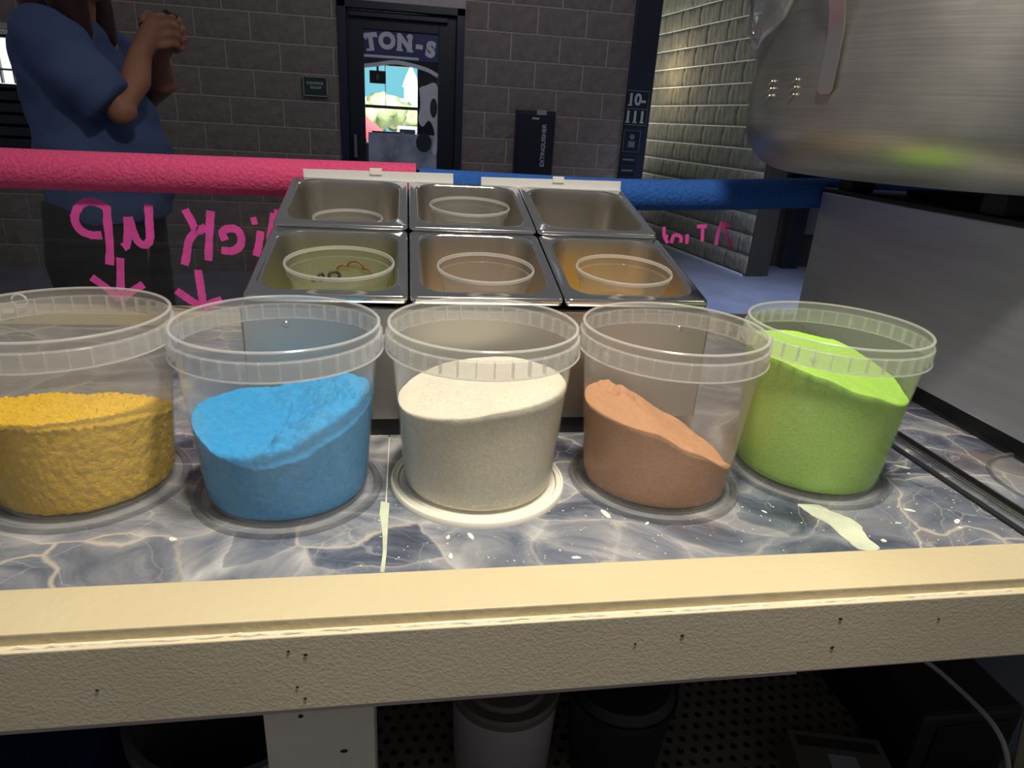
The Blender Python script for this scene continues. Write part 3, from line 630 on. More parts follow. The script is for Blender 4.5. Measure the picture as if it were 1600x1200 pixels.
def powder(x, y, samples, mat, label, rough, seed, pit=None, lumps=(), fine=0.0008, freq=260, grain=0.0004):
    # heights are above the counter top; the heap fills the bucket to the wall
    zoff = 0.0062; th = 0.0017; nr, na = 100, 330
    ring = [cyc(samples, i*360/na-180)-zoff for i in range(na)]
    mean = sum(ring)/na; v = []; f = []
    def hgt(px_, py_, a_i, rho):
        h = mean+(ring[a_i]-mean)*rho
        if pit: h += pit(px_, py_)
        q = Vector((px_*16+seed, py_*16, seed*1.7))
        amp = rough*(0.35+0.65*(1-rho**4))
        h += amp*noise.fractal(q, 1.0, 2.0, 5)+fine*noise.noise(Vector((px_*freq, py_*freq, seed)))+fine*0.8*noise.noise(Vector((px_*freq*1.9, py_*freq*1.9, seed+5)))
        for (lx, ly, lr, lh) in lumps:
            d = math.hypot(px_-lx, py_-ly)/lr
            if d < 1: h += lh*math.sqrt(1-d*d)*(0.8+0.5*noise.noise(Vector((px_*150, py_*150, 3))))
        return max(0.01, min(h, H-0.012))
    for j in range(1, nr+1):
        rho = (j/nr)**0.8
        for i in range(na):
            a = -PI+2*PI*i/na; r = rho*0.098
            h = hgt(r*math.cos(a), r*math.sin(a), i, rho)
            rr = rho*(wall_r(h)-th); v.append((rr*math.cos(a), rr*math.sin(a), h))
    c0 = len(v); v.append((0, 0, hgt(0, 0, 0, 0)))
    for i in range(na): f.append((c0, i, (i+1) % na))
    for j in range(nr-1):
        for i in range(na):
            k = (i+1) % na; f.append((j*na+i, (j+1)*na+i, (j+1)*na+k, j*na+k))
    last = (nr-1)*na
    prev = last
    for q in [1-k/30 for k in range(1, 31)]:
        st = len(v)
        for i in range(na):
            a = -PI+2*PI*i/na; top = v[last+i][2]; z = 0.0045+(top-0.0045)*q
            rr = wall_r(z)-th-(0.001 if q < 0.01 else 0)-grain*max(0, 0.5+1.1*noise.noise(Vector((math.cos(a)*25, math.sin(a)*25, z*270+seed)))+0.5*noise.noise(Vector((math.cos(a)*9, math.sin(a)*9, z*100+seed)))); v.append((rr*math.cos(a), rr*math.sin(a), z))
        for i in range(na):
            k = (i+1) % na; f.append((prev+i, st+i, st+k, prev+k))
        prev = st
    f.append(tuple(prev+i for i in range(na))[::-1])
    o = obj('powder_heap', v, f, mat, None, True); o.location = (x, y, TOP+zoff)
    tag(o, label, 'powder', 'powders in the buckets', 'stuff'); return o
BX = [(-0.3575, 0.727), (-0.1345, 0.704), (0.0850, 0.709), (0.3060, 0.702), (0.5245, 0.720)]
bucket(*BX[0], 'clear plastic bucket of yellow powder, at the left edge', 'clear lid under the bucket of yellow powder', 'lid_plastic', 0.3)
bucket(*BX[1], 'clear plastic bucket of blue powder', 'clear lid under the bucket of blue powder', 'lid_plastic', 0.0)
bucket(*BX[2], 'clear plastic bucket of white powder standing on a white lid', 'opaque white lid under the bucket of white powder', 'white_lid', 0.0)
bucket(*BX[3], 'clear plastic bucket half filled with brown powder', 'clear lid under the bucket of brown powder', 'lid_plastic', 0.5)
bucket(*BX[4], 'clear plastic bucket of lime green powder beside the steel cabinet', 'clear lid under the bucket of green powder', 'lid_plastic', 0.8)
powder(*BX[0], [(-104, .112), (-80, .111), (-58, .108), (-31, .101), (15, .082), (60, .072), (104, .072), (143, .084), (170, .096), (-140, .108)], 'powder_yellow', 'coarse bright yellow powder in the leftmost bucket', 0.004, 1.3, fine=0.0026, freq=230, grain=0.0020, lumps=((-0.05, 0.05, .016, .005), (0.01, .07, .012, .006), (0.05, .05, .014, .004)))
powder(*BX[1], [(-145, .094), (-122, .082), (-100, .075), (-75, .081), (-53, .098), (-18, .116), (20, .120), (50, .112), (82, .098), (110, .092), (137, .096), (175, .100)], 'powder_blue', 'bright blue powder hollowed out in the middle', 0.011, 4.2,
       pit=lambda x, y: -0.022*math.exp(-((x+0.005)**2+(y-0.008)**2)/0.0016), lumps=((0.006, -0.05, 0.013, 0.007), (0.005, 0.012, 0.012, 0.008), (-0.012, -0.082, 0.009, 0.004)), fine=0.0016, freq=120)
powder(*BX[2], [(-167, .110), (-135, .115), (-111, .121), (-85, .130), (-31, .132), (10, .133), (60, .130), (110, .121), (137, .115), (160, .111)], 'powder_white', 'fine cream white powder in the bucket on the white lid', 0.003, 8.8, fine=0.0004)
powder(*BX[3], [(-147, .106), (-115, .101), (-83, .078), (-44, .047), (-5, .027), (30, .036), (62, .054), (100, .085), (123, .103), (155, .108)], 'powder_brown', 'brown powder heaped steeply to one side', 0.003, 2.9, fine=0.0006, lumps=((-0.052, 0.062, 0.016, 0.009), (-0.025, 0.07, 0.014, 0.010), (0.062, 0.035, 0.008, 0.005)))
powder(*BX[4], [(-157, .166), (-127, .157), (-95, .140), (-62, .127), (-20, .122), (5, .132), (55, .154), (90, .162), (140, .167)], 'powder_green', 'lime green powder filling the bucket nearly to the rim', 0.004, 6.1, fine=0.0005)

# spare clear lid on the right
sl = empty('spare_lid', (0.862, 0.652, TOP), 'spare clear lid lying on the counter by the steel cabinet', 'lid')
lathe('disc', [(0, 0.0002), (0.082, 0.0002), (0.082, 0.0016), (0, 0.0016)], 64, 'lid_plastic', sl); lathe('rim', [(0.080, 0), (0.088, 0), (0.088, 0.005), (0.085, 0.007), (0.081, 0.006)], 64, 'lid_plastic', sl, closed=True)

# ================================================================== PAN RACK
rk = empty('pan_rack', (0.104, 0.835, TOP), 'stainless steel rack holding six tilted food pans', 'rack')
RO = (0.104, 0.835, TOP); RX0, RX1 = -0.203, 0.412; RY1 = 1.285
def rbox(n, *a, bev=0): return box(n, *a[:6], a[6], rk, bev, RO)
FZ, BZ = 1.098, 1.205
rbox('front_panel', RX0, RX1, 0.832, 0.8345, 0.947, FZ, 'steel_dull'); rbox('front_lip', RX0-0.001, RX1+0.001, 0.830, 0.843, FZ, FZ+0.0025, 'steel', bev=0.0008)
rbox('base_strip', RX0+0.006, RX1-0.006, 0.838, 0.85, TOP, 0.947, 'black_plastic')
for x in (RX0, RX1-0.0025):
    v = [(xx-RO[0], y-RO[1], z-RO[2]) for xx in (x, x+0.0025) for (y, z) in ((0.832, 0.947), (RY1, 0.947), (RY1, BZ), (0.832, FZ))]
    obj('side_panel', v, [(0, 1, 2, 3), (4, 7, 6, 5), (0, 4, 5, 1), (1, 5, 6, 2), (2, 6, 7, 3), (3, 7, 4, 0)], 'steel', rk)
rbox('back_panel', RX0, RX1, RY1-0.0025, RY1, 0.947, BZ, 'steel_dull'); rbox('bottom_panel', RX0, RX1, 0.8345, RY1-0.0025, 0.947, 0.950, 'steel_dull')
rbox('base_strip', RX0+0.006, RX1-0.006, RY1-0.02, RY1-0.008, TOP, 0.947, 'black_plastic')
scv, scf = lathe_vf([(0.0045, 0), (0.0045, 0.0012), (0.002, 0.0024), (0.0, 0.0024)], 14)
for x in (-0.15, 0.232, 0.37):
    o = obj('screw', scv, scf, 'steel', rk, True); o.location = (x-RO[0], 0.8322-RO[1], 1.079-RO[2]); o.rotation_euler = (PI/2, 0, 0)
tilt = math.atan2(1.222-1.113, 0.448)
def rrect(w_, d_, r, z, n=7):
    p = []
    for cx, cy, a0 in ((w_/2-r, d_/2-r, 0), (-w_/2+r, d_/2-r, PI/2), (-w_/2+r, -d_/2+r, PI), (w_/2-r, -d_/2+r, 1.5*PI)):
        for k in range(n+1):
            a = a0+PI/2*k/n; p.append((cx+r*math.cos(a), cy+r*math.sin(a), z))
    return p
PW, PD = 0.2035, 0.2285
def pan_meshes():
    def loft(rings):
        v = []; f = []; n = len(rings[0])
        for r in rings: v += r
        for j in range(len(rings)-1):
            for i in range(n): k = (i+1) % n; f.append((j*n+i, j*n+k, (j+1)*n+k, (j+1)*n+i))
        return v, f, n
    w_, d_ = PW-0.002, PD-0.002
    v, f, n = loft([rrect(w_-0.002, d_-0.002, 0.007, -0.0105), rrect(w_, d_, 0.008, -0.0095), rrect(w_, d_, 0.008, -0.0030), rrect(w_-0.002, d_-0.002, 0.009, -0.0008), rrect(w_-0.006, d_-0.006, 0.010, 0.0), rrect(w_-0.020, d_-0.020, 0.026, -0.0004), rrect(w_-0.023, d_-0.023, 0.030, 0.0010), rrect(w_-0.026, d_-0.026, 0.034, 0.0010), rrect(w_-0.029, d_-0.029, 0.037, -0.001)])
    a = mesh('rim', v, f)
    rings = [rrect(w_-0.029, d_-0.029, 0.037, -0.001), rrect(w_-0.032, d_-0.032, 0.037, -0.006), rrect(w_-0.036, d_-0.036, 0.036, -0.03), rrect(w_-0.046, d_-0.046, 0.034, -0.09), rrect(w_-0.052, d_-0.052, 0.032, -0.102), rrect(w_-0.066, d_-0.066, 0.026, -0.107)]
    v, f, n = loft(rings); b0 = (len(rings)-1)*n; f.append(tuple(b0+i for i in range(n)))
    # outer skin for thickness
    o = len(v); rings2 = [[(x*1.008, y*1.008, z-0.001) for x, y, z in r] for r in rings]; v2, f2, _ = loft(rings2); v += v2; f += [tuple(i+o for i in q) for q in f2]; f.append(tuple(o+b0+i for i in range(n)))
    b = bpy.data.meshes.new('basin'); b.from_pydata(v, [], f); b.update()
    return a, b
rim_me, basin_me = pan_meshes(); rim_me.materials.append(MATS['steel_pan']); basin_me.materials.append(MATS['steel_dull'])
TR = Matrix.Rotation(tilt-0.022, 4, 'X')
def rack_pt(u, s):  # u across, s up the slope
    return Vector((u, 0.835+s*math.cos(tilt), 1.1135+s*math.sin(tilt)))
plab = [['food pan with green powder, front left of the steel rack', 'food pan with tan powder, front middle of the steel rack', 'food pan with amber powder, front right of the steel rack'],
        ['food pan with a sunken cup, back left of the steel rack', 'food pan with a clear cup, back middle of the steel rack', 'empty food pan, back right of the steel rack']]
PANS = {}
for r in range(2):
    for c in range(3):
        u = 0.1045+(c-1)*PW; s = (r+0.5)*PD+0.0
        t = empty('food_pan', rack_pt(u, s), plab[r][c], 'pan', 'six steel pans in the rack'); t.rotation_euler = (tilt-0.022, 0, 0)
        a = link('rim', rim_me, None, t); b = link('basin', basin_me, None, t); autosm(a, 60); autosm(b, 60); PANS[(r, c)] = t
# powder lying in the front pans
def pan_powder(key, mat, depth, label, seed):
    t = PANS[key]; nx, ny = 34, 34; v = []; f = []; w_, d_ = PW-0.052, PD-0.052
    for j in range(ny+1):
        for i in range(nx+1):
            x = -w_/2+w_*i/nx; y = -d_/2+d_*j/ny
            rx, ry = max(0, abs(x)-(w_/2-0.03)), max(0, abs(y)-(d_/2-0.03)); d = math.hypot(rx, ry)
            if d > 0.03: k = 0.03/d; x = math.copysign(w_/2-0.03+rx*k, x); y = math.copysign(d_/2-0.03+ry*k, y)
            v.append((x, y, depth-y*0.2+0.004*noise.noise(Vector((x*30, y*30, seed)))+0.0012*noise.noise(Vector((x*160, y*160, seed)))))
    n = nx+1
    for j in range(ny):
        for i in range(nx): f.append((j*n+i, j*n+i+1, (j+1)*n+i+1, (j+1)*n+i))
    ed = [i for i in range(n)]+[j*n+nx for j in range(1, ny+1)]+[ny*n+i for i in range(nx-1, -1, -1)]+[j*n for j in range(ny-1, 0, -1)]
    o0 = len(v); v += [(v[i][0]*0.93, v[i][1]*0.93, -0.105) for i in ed]; m = len(ed)
    for i in range(m): f.append((ed[i], ed[(i+1) % m], o0+(i+1) % m, o0+i))
    f.append(tuple(o0+i for i in range(m)))
    o = obj('powder_layer', v, f, mat, None, True); o.matrix_world = Matrix.Translation(t.location) @ TR; tag(o, label, 'powder', 'powders in the pans', 'stuff')
pan_powder((0, 0), 'powder_olive', -0.080, 'green powder in the front left pan', 1); pan_powder((0, 1), 'powder_tan', -0.080, 'tan powder in the front middle pan', 2); pan_powder((0, 2), 'powder_amber', -0.075, 'amber powder in the front right pan', 3)
# cups
def cup(key, r, dz, dx, dy, label, h=0.058, spin=0):
    t0 = PANS[key]; P = t0.location
    t = empty('clear_cup', (P.x+dx, P.y+dy, P.z+dz-h), label, 'cup', 'clear cups in the pans'); t.rotation_euler = (0.10, 0, spin)
    rb = r*0.80; th = 0.0009
    lathe('cup_wall', [(0, 0.001), (rb-0.002, 0.001), (rb, 0.003), (r*0.93, h*0.74), (r*0.935, h*0.76), (r*0.975, h*0.78), (r*0.985, h-0.004), (r*0.985-th, h-0.004), (r*0.975-th, h*0.79), (r*0.935-th, h*0.77), (rb-th, 0.0035), (rb-0.002, 0.0022), (0, 0.0022)], 72, 'cup_plastic', t)
    lathe('cup_rim', [(r*0.985-0.0016, h-0.004), (r, h-0.004), (r+0.0006, h-0.001), (r-0.0006, h+0.0008), (r*0.985-0.001, h+0.0006)], 72, 'cup_rim', t, closed=True)
    return t
c0 = cup((0, 0), 0.0725, 0.003, 0.010, -0.026, 'printed clear cup in the front left pan of green powder', 0.062)
cup((0, 1), 0.0675, 0.001, 0.004, -0.028, 'clear cup in the front middle pan'); cup((0, 2), 0.0690, 0.003, 0.000, -0.028, 'clear cup in the front right pan of amber powder')
cup((1, 1), 0.0670, 0.002, 0.000, -0.020, 'clear cup in the back middle pan'); cup((1, 0), 0.056, -0.024, 0.004, -0.022, 'clear cup sunk deep in the back left pan')
# print on the far inner wall of the green cup
def wall_pt(u, z): # u angle-ish in metres along the far wall
    r = 0.0725*0.88+0.03*(z-0.03); a = PI/2+0.02-u/r; z = z+0.016; return Vector(((r-0.002)*math.cos(a), (r-0.002)*math.sin(a), z))
def wall_stroke(name, pts, rad, mat):
    P = [wall_pt(*p) for p in pts]; tube(name, P, rad, mat, c0, 8)
def arcpts(cx, cz, rx, rz, a0, a1, n=12): return [(cx+rx*math.cos(a0+(a1-a0)*i/n), cz+rz*math.sin(a0+(a1-a0)*i/n)) for i in range(n+1)]
wall_stroke('printed_cloud', arcpts(0.000, 0.014, 0.010, 0.007, PI*0.95, PI*0.25)+arcpts(0.018, 0.020, 0.012, 0.0075, PI*0.95, PI*0.05)+arcpts(0.036, 0.013, 0.010, 0.006, PI*0.7, -PI*0.1), 0.0013, 'print_brown')
wall_stroke('printed_mark', arcpts(-0.014, 0.006, 0.008, 0.006, 0, 2*PI), 0.0022, 'print_dark'); wall_stroke('printed_mark', arcpts(-0.034, 0.006, 0.004, 0.005, 0, 2*PI), 0.002, 'print_dark'); wall_stroke('printed_mark', arcpts(-0.046, 0.004, 0.003, 0.003, 0, 2*PI), 0.0014, 'print_brown')
# label strips along the back of the rack
for i, (x0, x1, cl, lb) in enumerate(((-0.183, 0.086, -0.055, 'white label strip on the rack in front of the pink foam'), (0.138, 0.409, 0.285, 'white label strip on the rack in front of the blue foam'))):
    t = empty('label_strip', ((x0+x1)/2, 1.292, 1.205), lb, 'label strip', 'label strips along the back of the rack'); hw = (x1-x0)/2
    box('strip', -hw, hw, -0.003, 0.0, 0.010, 0.028, 'strip_plastic', t, 0.0006); box('lower_flange', -hw, hw, -0.009, -0.003, 0.010, 0.012, 'strip_plastic', t)
    box('clip', cl-(x0+x1)/2-0.011, cl-(x0+x1)/2+0.011, -0.006, 0.002, 0.022, 0.033, 'white_plastic', t, 0.001); box('tab', -0.02, 0.02, 0.0, 0.0015, -0.02, 0.012, 'strip_plastic', t)
    t.rotation_euler = (0, math.radians(-0.8), 0)

# ================================================================== GLASS GUARD WITH LETTERING
GY = 1.36
gg = empty('glass_guard', (0.2, GY, 0.945), 'clear guard panel with pink hand lettering behind the counter', 'guard')
GO = (0.2, GY, 0.945)
box('pane', -0.706, 1.45, GY-0.003, GY+0.003, 0.945, 1.213, 'guard_glass', gg, 0, GO)
LET = [
    ('letter', [[(-0.550,1.144),(-0.553,1.114),(-0.556,1.069),(-0.562,1.033)],[(-0.550,1.139),(-0.564,1.148),(-0.582,1.150),(-0.599,1.139),(-0.609,1.118),(-0.603,1.098),(-0.586,1.089),(-0.567,1.089)]]),
    ('letter', [[(-0.477,1.150),(-0.480,1.116),(-0.483,1.085),(-0.493,1.073),(-0.504,1.078),(-0.511,1.096),(-0.515,1.125)],[(-0.517,1.124),(-0.520,1.098),(-0.526,1.073),(-0.533,1.067)]]),
    ('letter', [[(-0.368,1.141),(-0.374,1.103),(-0.382,1.046)],[(-0.414,1.142),(-0.405,1.122),(-0.397,1.103),(-0.380,1.111)],[(-0.397,1.103),(-0.413,1.084),(-0.421,1.055),(-0.427,1.036)]]),
    ('letter', [[(-0.347,1.086),(-0.351,1.100),(-0.342,1.108),(-0.325,1.108),(-0.317,1.094),(-0.321,1.076),(-0.336,1.066),(-0.356,1.067)]]),
    ('letter', [[(-0.280,1.106),(-0.285,1.081),(-0.292,1.057)],[(-0.296,1.124),(-0.285,1.126)]]),
    ('letter', [[(-0.252,1.141),(-0.262,1.096),(-0.273,1.045)],[(-0.252,1.141),(-0.226,1.142),(-0.215,1.120),(-0.23,1.098),(-0.262,1.096)]]),
    ('arrow', [[(-0.541,1.047),(-0.545,1.017),(-0.552,0.969)],[(-0.598,1.008),(-0.576,0.989),(-0.553,0.964)],[(-0.507,0.996),(-0.531,0.981),(-0.553,0.964)]]),
    ('arrow', [[(-0.403,1.027),(-0.402,0.991),(-0.401,0.958)],[(-0.448,0.985),(-0.423,0.965),(-0.402,0.952)],[(-0.365,0.968),(-0.386,0.960),(-0.402,0.952)]]),
    ('letter', [[(0.660,1.107),(0.660,1.133),(0.665,1.157)],[(0.665,1.156),(0.681,1.129),(0.695,1.106)],[(0.688,1.149),(0.678,1.150),(0.668,1.153)]]),
    ('letter', [[(0.623,1.147),(0.627,1.114)],[(0.610,1.145),(0.632,1.146)]]),
    ('letter', [[(0.591,1.128),(0.593,1.108)]]),
    ('letter', [[(0.558,1.108),(0.561,1.123),(0.570,1.125),(0.578,1.120),(0.579,1.110)]]),
    ('letter', [[(0.537,1.142),(0.540,1.124),(0.550,1.108)],[(0.541,1.122),(0.549,1.122)]])]
for i, (nme, strokes) in enumerate(LET):
    parts = []; wd = 0.0145 if i < 8 else 0.0075
    for s in strokes:
        P = [(p.x-GO[0], p.y-GO[2]) for p in catmull([(a, b, 0) for a, b in s], 6)]
        rr = random.Random(i*7+len(s)); W = [wd*(0.92+0.2*rr.random()) for _ in P]
        parts.append(ribbon_vf(P, W, 0.0032+0.0002*len(parts), 0.0004))
    V, F = join_vf(parts); obj(nme, V, F, 'pink_paint', gg)

def noodle(name, pts, R, mat, label):
    P = catmull(pts, 10); t = empty(name, P[len(P)//2], label, 'pool noodle'); o0 = t.location
    ring = 40; v = []; f = []
    def frame(i):
        d = (P[min(i+1, len(P)-1)]-P[max(i-1, 0)]).normalized(); a = d.cross(Vector((0, 0, 1))).normalized(); return a, a.cross(d).normalized()
    n = len(P)
    # C-shaped section: slit at the bottom where the panel enters, hollow core
    sec = []
    ri = R*0.30; gap = 0.0045
    a_o = math.asin(gap/R); a_i = math.asin(gap/ri)
    for k in range(ring+1):
        a = -PI/2+a_o+(2*PI-2*a_o)*k/ring; sec.append((R*math.cos(a), R*math.sin(a)))
    for k in range(20, -1, -1):
        a = -PI/2+a_i+(2*PI-2*a_i)*k/20; sec.append((ri*math.cos(a), ri*math.sin(a)))
    m = len(sec)
    for i, p in enumerate(P):
        a, b = frame(i)
        for (x, z) in sec: v.append(p+a*x+b*z-o0)
    for i in range(n-1):
        for k in range(m): q = (k+1) % m; f.append((i*m+k, i*m+q, (i+1)*m+q, (i+1)*m+k))
    for base in (0, (n-1)*m):
        for k in range(ring):  # end caps between outer and inner loops
            ki = ring+1+20-int(round(k*20/ring)); kj = ring+1+20-int(round((k+1)*20/ring))
            if ki == kj: f.append((base+k, base+k+1, base+ki))
            else: f.append((base+k, base+k+1, base+kj, base+ki))
    o = obj('foam_tube', v, f, mat, t); autosm(o, 45); return t
noodle('pool_noodle', [(-1.25, GY, 1.203), (-0.715, GY, 1.2035), (-0.504, GY, 1.205), (-0.233, GY, 1.208), (0.018, GY, 1.211)], 0.0345, 'pink_foam', 'pink foam pool noodle along the top of the guard panel')
noodle('pool_noodle', [(0.024, GY, 1.206), (0.273, GY, 1.204), (0.475, GY, 1.205), (0.684, GY, 1.214), (0.888, GY, 1.225), (1.35, GY, 1.236)], 0.0310, 'blue_foam', 'blue foam pool noodle along the top of the guard panel')
# little white wire loop at the left
wl = empty('wire_loop', (-0.715, 1.33, 0.945), 'small loop of white wire sticking up behind the yellow bucket', 'wire')
lp = [(0.0+0.013*math.cos(a), 0.0, 0.035+0.013*math.sin(a)) for a in [(-0.4+PI*2.1*k/24) for k in range(25)]]
tube('wire', [(-0.02, 0, 0.0), (-0.008, 0, 0.012)]+[(x, y, z-0.012) for x, y, z in lp], 0.0022, 'wire_white', wl, 8); box('holder', -0.03, -0.012, -0.006, 0.006, 0.0, 0.006, 'wire_white', wl, 0.001)

# ================================================================== STEEL CABINET AND KETTLE (right)
sc_ = empty('steel_cabinet', (1.25, 0.95, TOP), 'low brushed steel cabinet under the kettle', 'cabinet')
SO = (1.25, 0.95, TOP)
def sbox(n, *a, bev=0): return box(n, *a[:6], a[6], sc_, bev, SO)
sbox('body', 0.85, 1.75, 0.56, 1.314, 0.952, 1.232, 'steel_box', bev=0.003); sbox('top_edge', 0.848, 1.752, 0.558, 1.316, 1.232, 1.240, 'black_plastic', bev=0.002)
sbox('plinth', 0.862, 1.74, 0.58, 1.30, TOP, 0.952, 'black_plastic')
for (x, y) in ((0.885, 1.26), (0.885, 0.90), (1.45, 0.85), (1.45, 1.2)): sbox('foot', x-0.025, x+0.025, y-0.022, y+0.022, 1.240, 1.277, 'black_plastic', bev=0.003)
sbox('burner_plate', 0.95, 1.40, 0.80, 1.2, 1.240, 1.252, 'dark_gap', bev=0.004)
KC = (0.90, 1.03); KR = 0.345; KZ = 1.277
kt = empty('kettle_pot', (KC[0], KC[1], KZ), 'large dull aluminium pot with rounded base above the steel cabinet', 'pot')
prof = [(0, 0)]+[(KR-0.085+0.085*math.sin(a), 0.078-0.078*math.cos(a)) for a in [PI/2*k/10 for k in range(11)]]+[(KR+0.002, 0.16), (KR+0.004, 0.25), (KR+0.006, 0.36), (KR+0.010, 0.365), (KR+0.010, 0.378), (KR+0.002, 0.382), (KR-0.002, 0.376), (KR-0.002, 0.10), (KR-0.07, 0.012), (0, 0.006)]
lathe('vessel', prof, 128, 'aluminium', kt)
# strap handle
ka = math.radians(198)
def kp(a, r, z): return Vector((r*math.cos(a), r*math.sin(a), z))
st = []
hw = 0.0118
zz = [(0.112, 0.0018), (0.118, 0.003), (0.16, 0.003), (0.19, 0.004), (0.215, 0.010), (0.235, 0.020), (0.26, 0.030), (0.30, 0.042), (0.36, 0.052), (0.41, 0.055)]
v = []; f = []
for i, (z, dr_) in enumerate(zz):
    ww = hw*(0.55 if i == 0 else 1)
    for s in (-1, 1):
        for q in (0, 0.003): v.append(kp(ka, KR+0.002+dr_+q, z)+Vector((-math.sin(ka), math.cos(ka), 0))*ww*s)
for i in range(len(zz)-1):
    a = 4*i; b = a+4; f += [(a, a+2, b+2, b), (a+1, b+1, b+3, a+3), (a, b, b+1, a+1), (a+2, a+3, b+3, b+2)]
f += [(0, 1, 3, 2), (len(v)-4, len(v)-2, len(v)-1, len(v)-3)]
autosm(obj('strap', v, f, 'strap_steel', kt), 40)
# embossed figures on the side
for (ad, zs) in ((177, 0), (187.5, 1)):
    aa = math.radians(ad)
    for q in range(3):
        z = 0.108+q*0.010; L0 = kp(aa-0.014, KR+0.003, z); L1 = kp(aa+0.010, KR+0.003, z+0.005); tube('embossed_mark', [L0, (L0+L1)/2, L1], 0.0013, 'strap_steel', kt, 6)
# plastic wrap rim at the upper left
v = []; f = []; NS = 10
for k in range(13):
    a = math.radians(150+k*5.0); ed = 0.192+0.006*math.sin(k*1.9)+0.075*max(0, (k-4)/4)
    for j in range(NS+1):
        z = ed+(0.41-ed)*j/NS; r = KR+0.008+0.020*math.sin(PI*j/NS)**0.6+0.004*math.sin(k*2.1+j); v.append(kp(a, r, z))
n = NS+1
for k in range(12):
    for j in range(NS): f.append((k*n+j, (k+1)*n+j, (k+1)*n+j+1, k*n+j+1))
wr_o = empty('plastic_wrap', (KC[0], KC[1], KZ+0.19), 'clear plastic wrap hanging over the kettle rim', 'plastic wrap')
v = [(p.x, p.y, p.z-0.19) for p in v]
o = obj('film', v, f, 'wrap_plastic', wr_o, True); md = o.modifiers.new('thick', 'SOLIDIFY'); md.thickness = 0.0012
ed = [v[k*n] for k in range(13)]; tube('rolled_edge', catmull(ed, 5), 0.003, 'wrap_plastic', wr_o, 8)

# ================================================================== PERSON
def capsules_to_mesh(name, caps, voxel, mat, parent, smooth_it=4, flat=1.0):
    parts = []
    for pts, rad in caps:
        P = [Vector(p) for p in pts]; seg = 20
        v, f = tube_vf(P, list(rad), seg, True); parts.append((v, f))
        for i, p in enumerate(P):
            bm = bmesh.new(); bmesh.ops.create_uvsphere(bm, u_segments=14, v_segments=10, radius=rad[i]*0.995)
            parts.append(([tuple(q.co+p) for q in bm.verts], [tuple(x.index for x in fc.verts) for fc in bm.faces])); bm.free()
    V, F = join_vf(parts); me = bpy.data.meshes.new(name+'_raw'); me.from_pydata([tuple(x) for x in V], [], F); me.update()
    bm = bmesh.new(); bm.from_mesh(me); bmesh.ops.recalc_face_normals(bm, faces=bm.faces); bm.to_mesh(me); bm.free()
    return me
def remeshed(name, me, voxel, mat, parent, it=4):
    t = bpy.data.objects.new(name+'_tmp', me); COL.objects.link(t)
    m = t.modifiers.new('r', 'REMESH'); m.mode = 'VOXEL'; m.voxel_size = voxel
    s = t.modifiers.new('s', 'SMOOTH'); s.iterations = it; s.factor = 0.5
    dg = bpy.context.evaluated_depsgraph_get(); out = bpy.data.meshes.new_from_object(t.evaluated_get(dg)); bpy.data.objects.remove(t)
    out.materials.clear(); return link(name, out, mat, parent, True)
PX, PY = -0.835, 2.10
pe = empty('person', (PX, PY, 0), 'person in a blue shirt standing side-on and holding up a phone', 'person')
ysh = 0.185
def ell_ring(cx, cy, z, rx, ry, n=36): return [(cx+rx*math.cos(2*PI*i/n), cy+ry*math.sin(2*PI*i/n), z) for i in range(n)]
def loft_rings(R, cap=True):
    n = len(R[0]); v = []; f = []
    for r in R: v += r
    for j in range(len(R)-1):
        for i in range(n): k = (i+1) % n; f.append((j*n+i, j*n+k, (j+1)*n+k, (j+1)*n+i))
    if cap: f.append(tuple(range(n))[::-1]); f.append(tuple((len(R)-1)*n+i for i in range(n)))
    return v, f
# body (local coordinates, facing +x)
near = [(0.005, -ysh, 1.45), (0.07, -ysh-0.03, 1.37), (0.140, -ysh-0.02, 1.305), (0.160, -0.14, 1.375), (0.165, -0.095, 1.440)]
far = [(-0.015, ysh, 1.45), (0.045, ysh+0.03, 1.39), (0.075, ysh+0.01, 1.345), (0.15, 0.10, 1.38), (0.165, 0.045, 1.440)]
caps = [([(-0.02, 0, 0.90), (-0.01, 0, 1.08), (-0.025, 0, 1.28), (-0.045, 0, 1.44)], (0.10, 0.12, 0.115, 0.09)), ([(-0.04, 0, 1.46), (-0.02, 0, 1.56)], (0.062, 0.058)),
        ([(-0.01, -ysh, 1.445), (-0.03, 0, 1.465), (-0.01, ysh, 1.445)], (0.048, 0.06, 0.048))]
for A in (near, far): caps.append((A, (0.050, 0.046, 0.037, 0.036, 0.027)))
for s in (-1, 1): caps.append(([(-0.02, s*0.09, 0.90), (0.01, s*0.10, 0.48), (-0.03, s*0.10, 0.09), (0.10, s*0.11, 0.045)], (0.095, 0.062, 0.042, 0.035)))
# head looking down at the phone
hp = [((-0.005, 0, 1.66), 0.082), ((0.022, 0, 1.63), 0.062), ((-0.02, 0, 1.71), 0.086), ((0.045, 0, 1.595), 0.035), ((0.082, 0, 1.645), 0.016), ((0.068, 0, 1.612), 0.015), ((0.07, 0, 1.595), 0.013)]
for c, r in hp: caps.append(([c, (c[0]-0.004, c[1], c[2]+0.004)], (r, r)))
for s in (-1, 1): caps.append(([(0.068, s*0.028, 1.668), (0.066, s*0.03, 1.67)], (0.014, 0.014))); caps.append(([(-0.015, s*0.082, 1.66), (-0.02, s*0.088, 1.645)], (0.018, 0.013)))
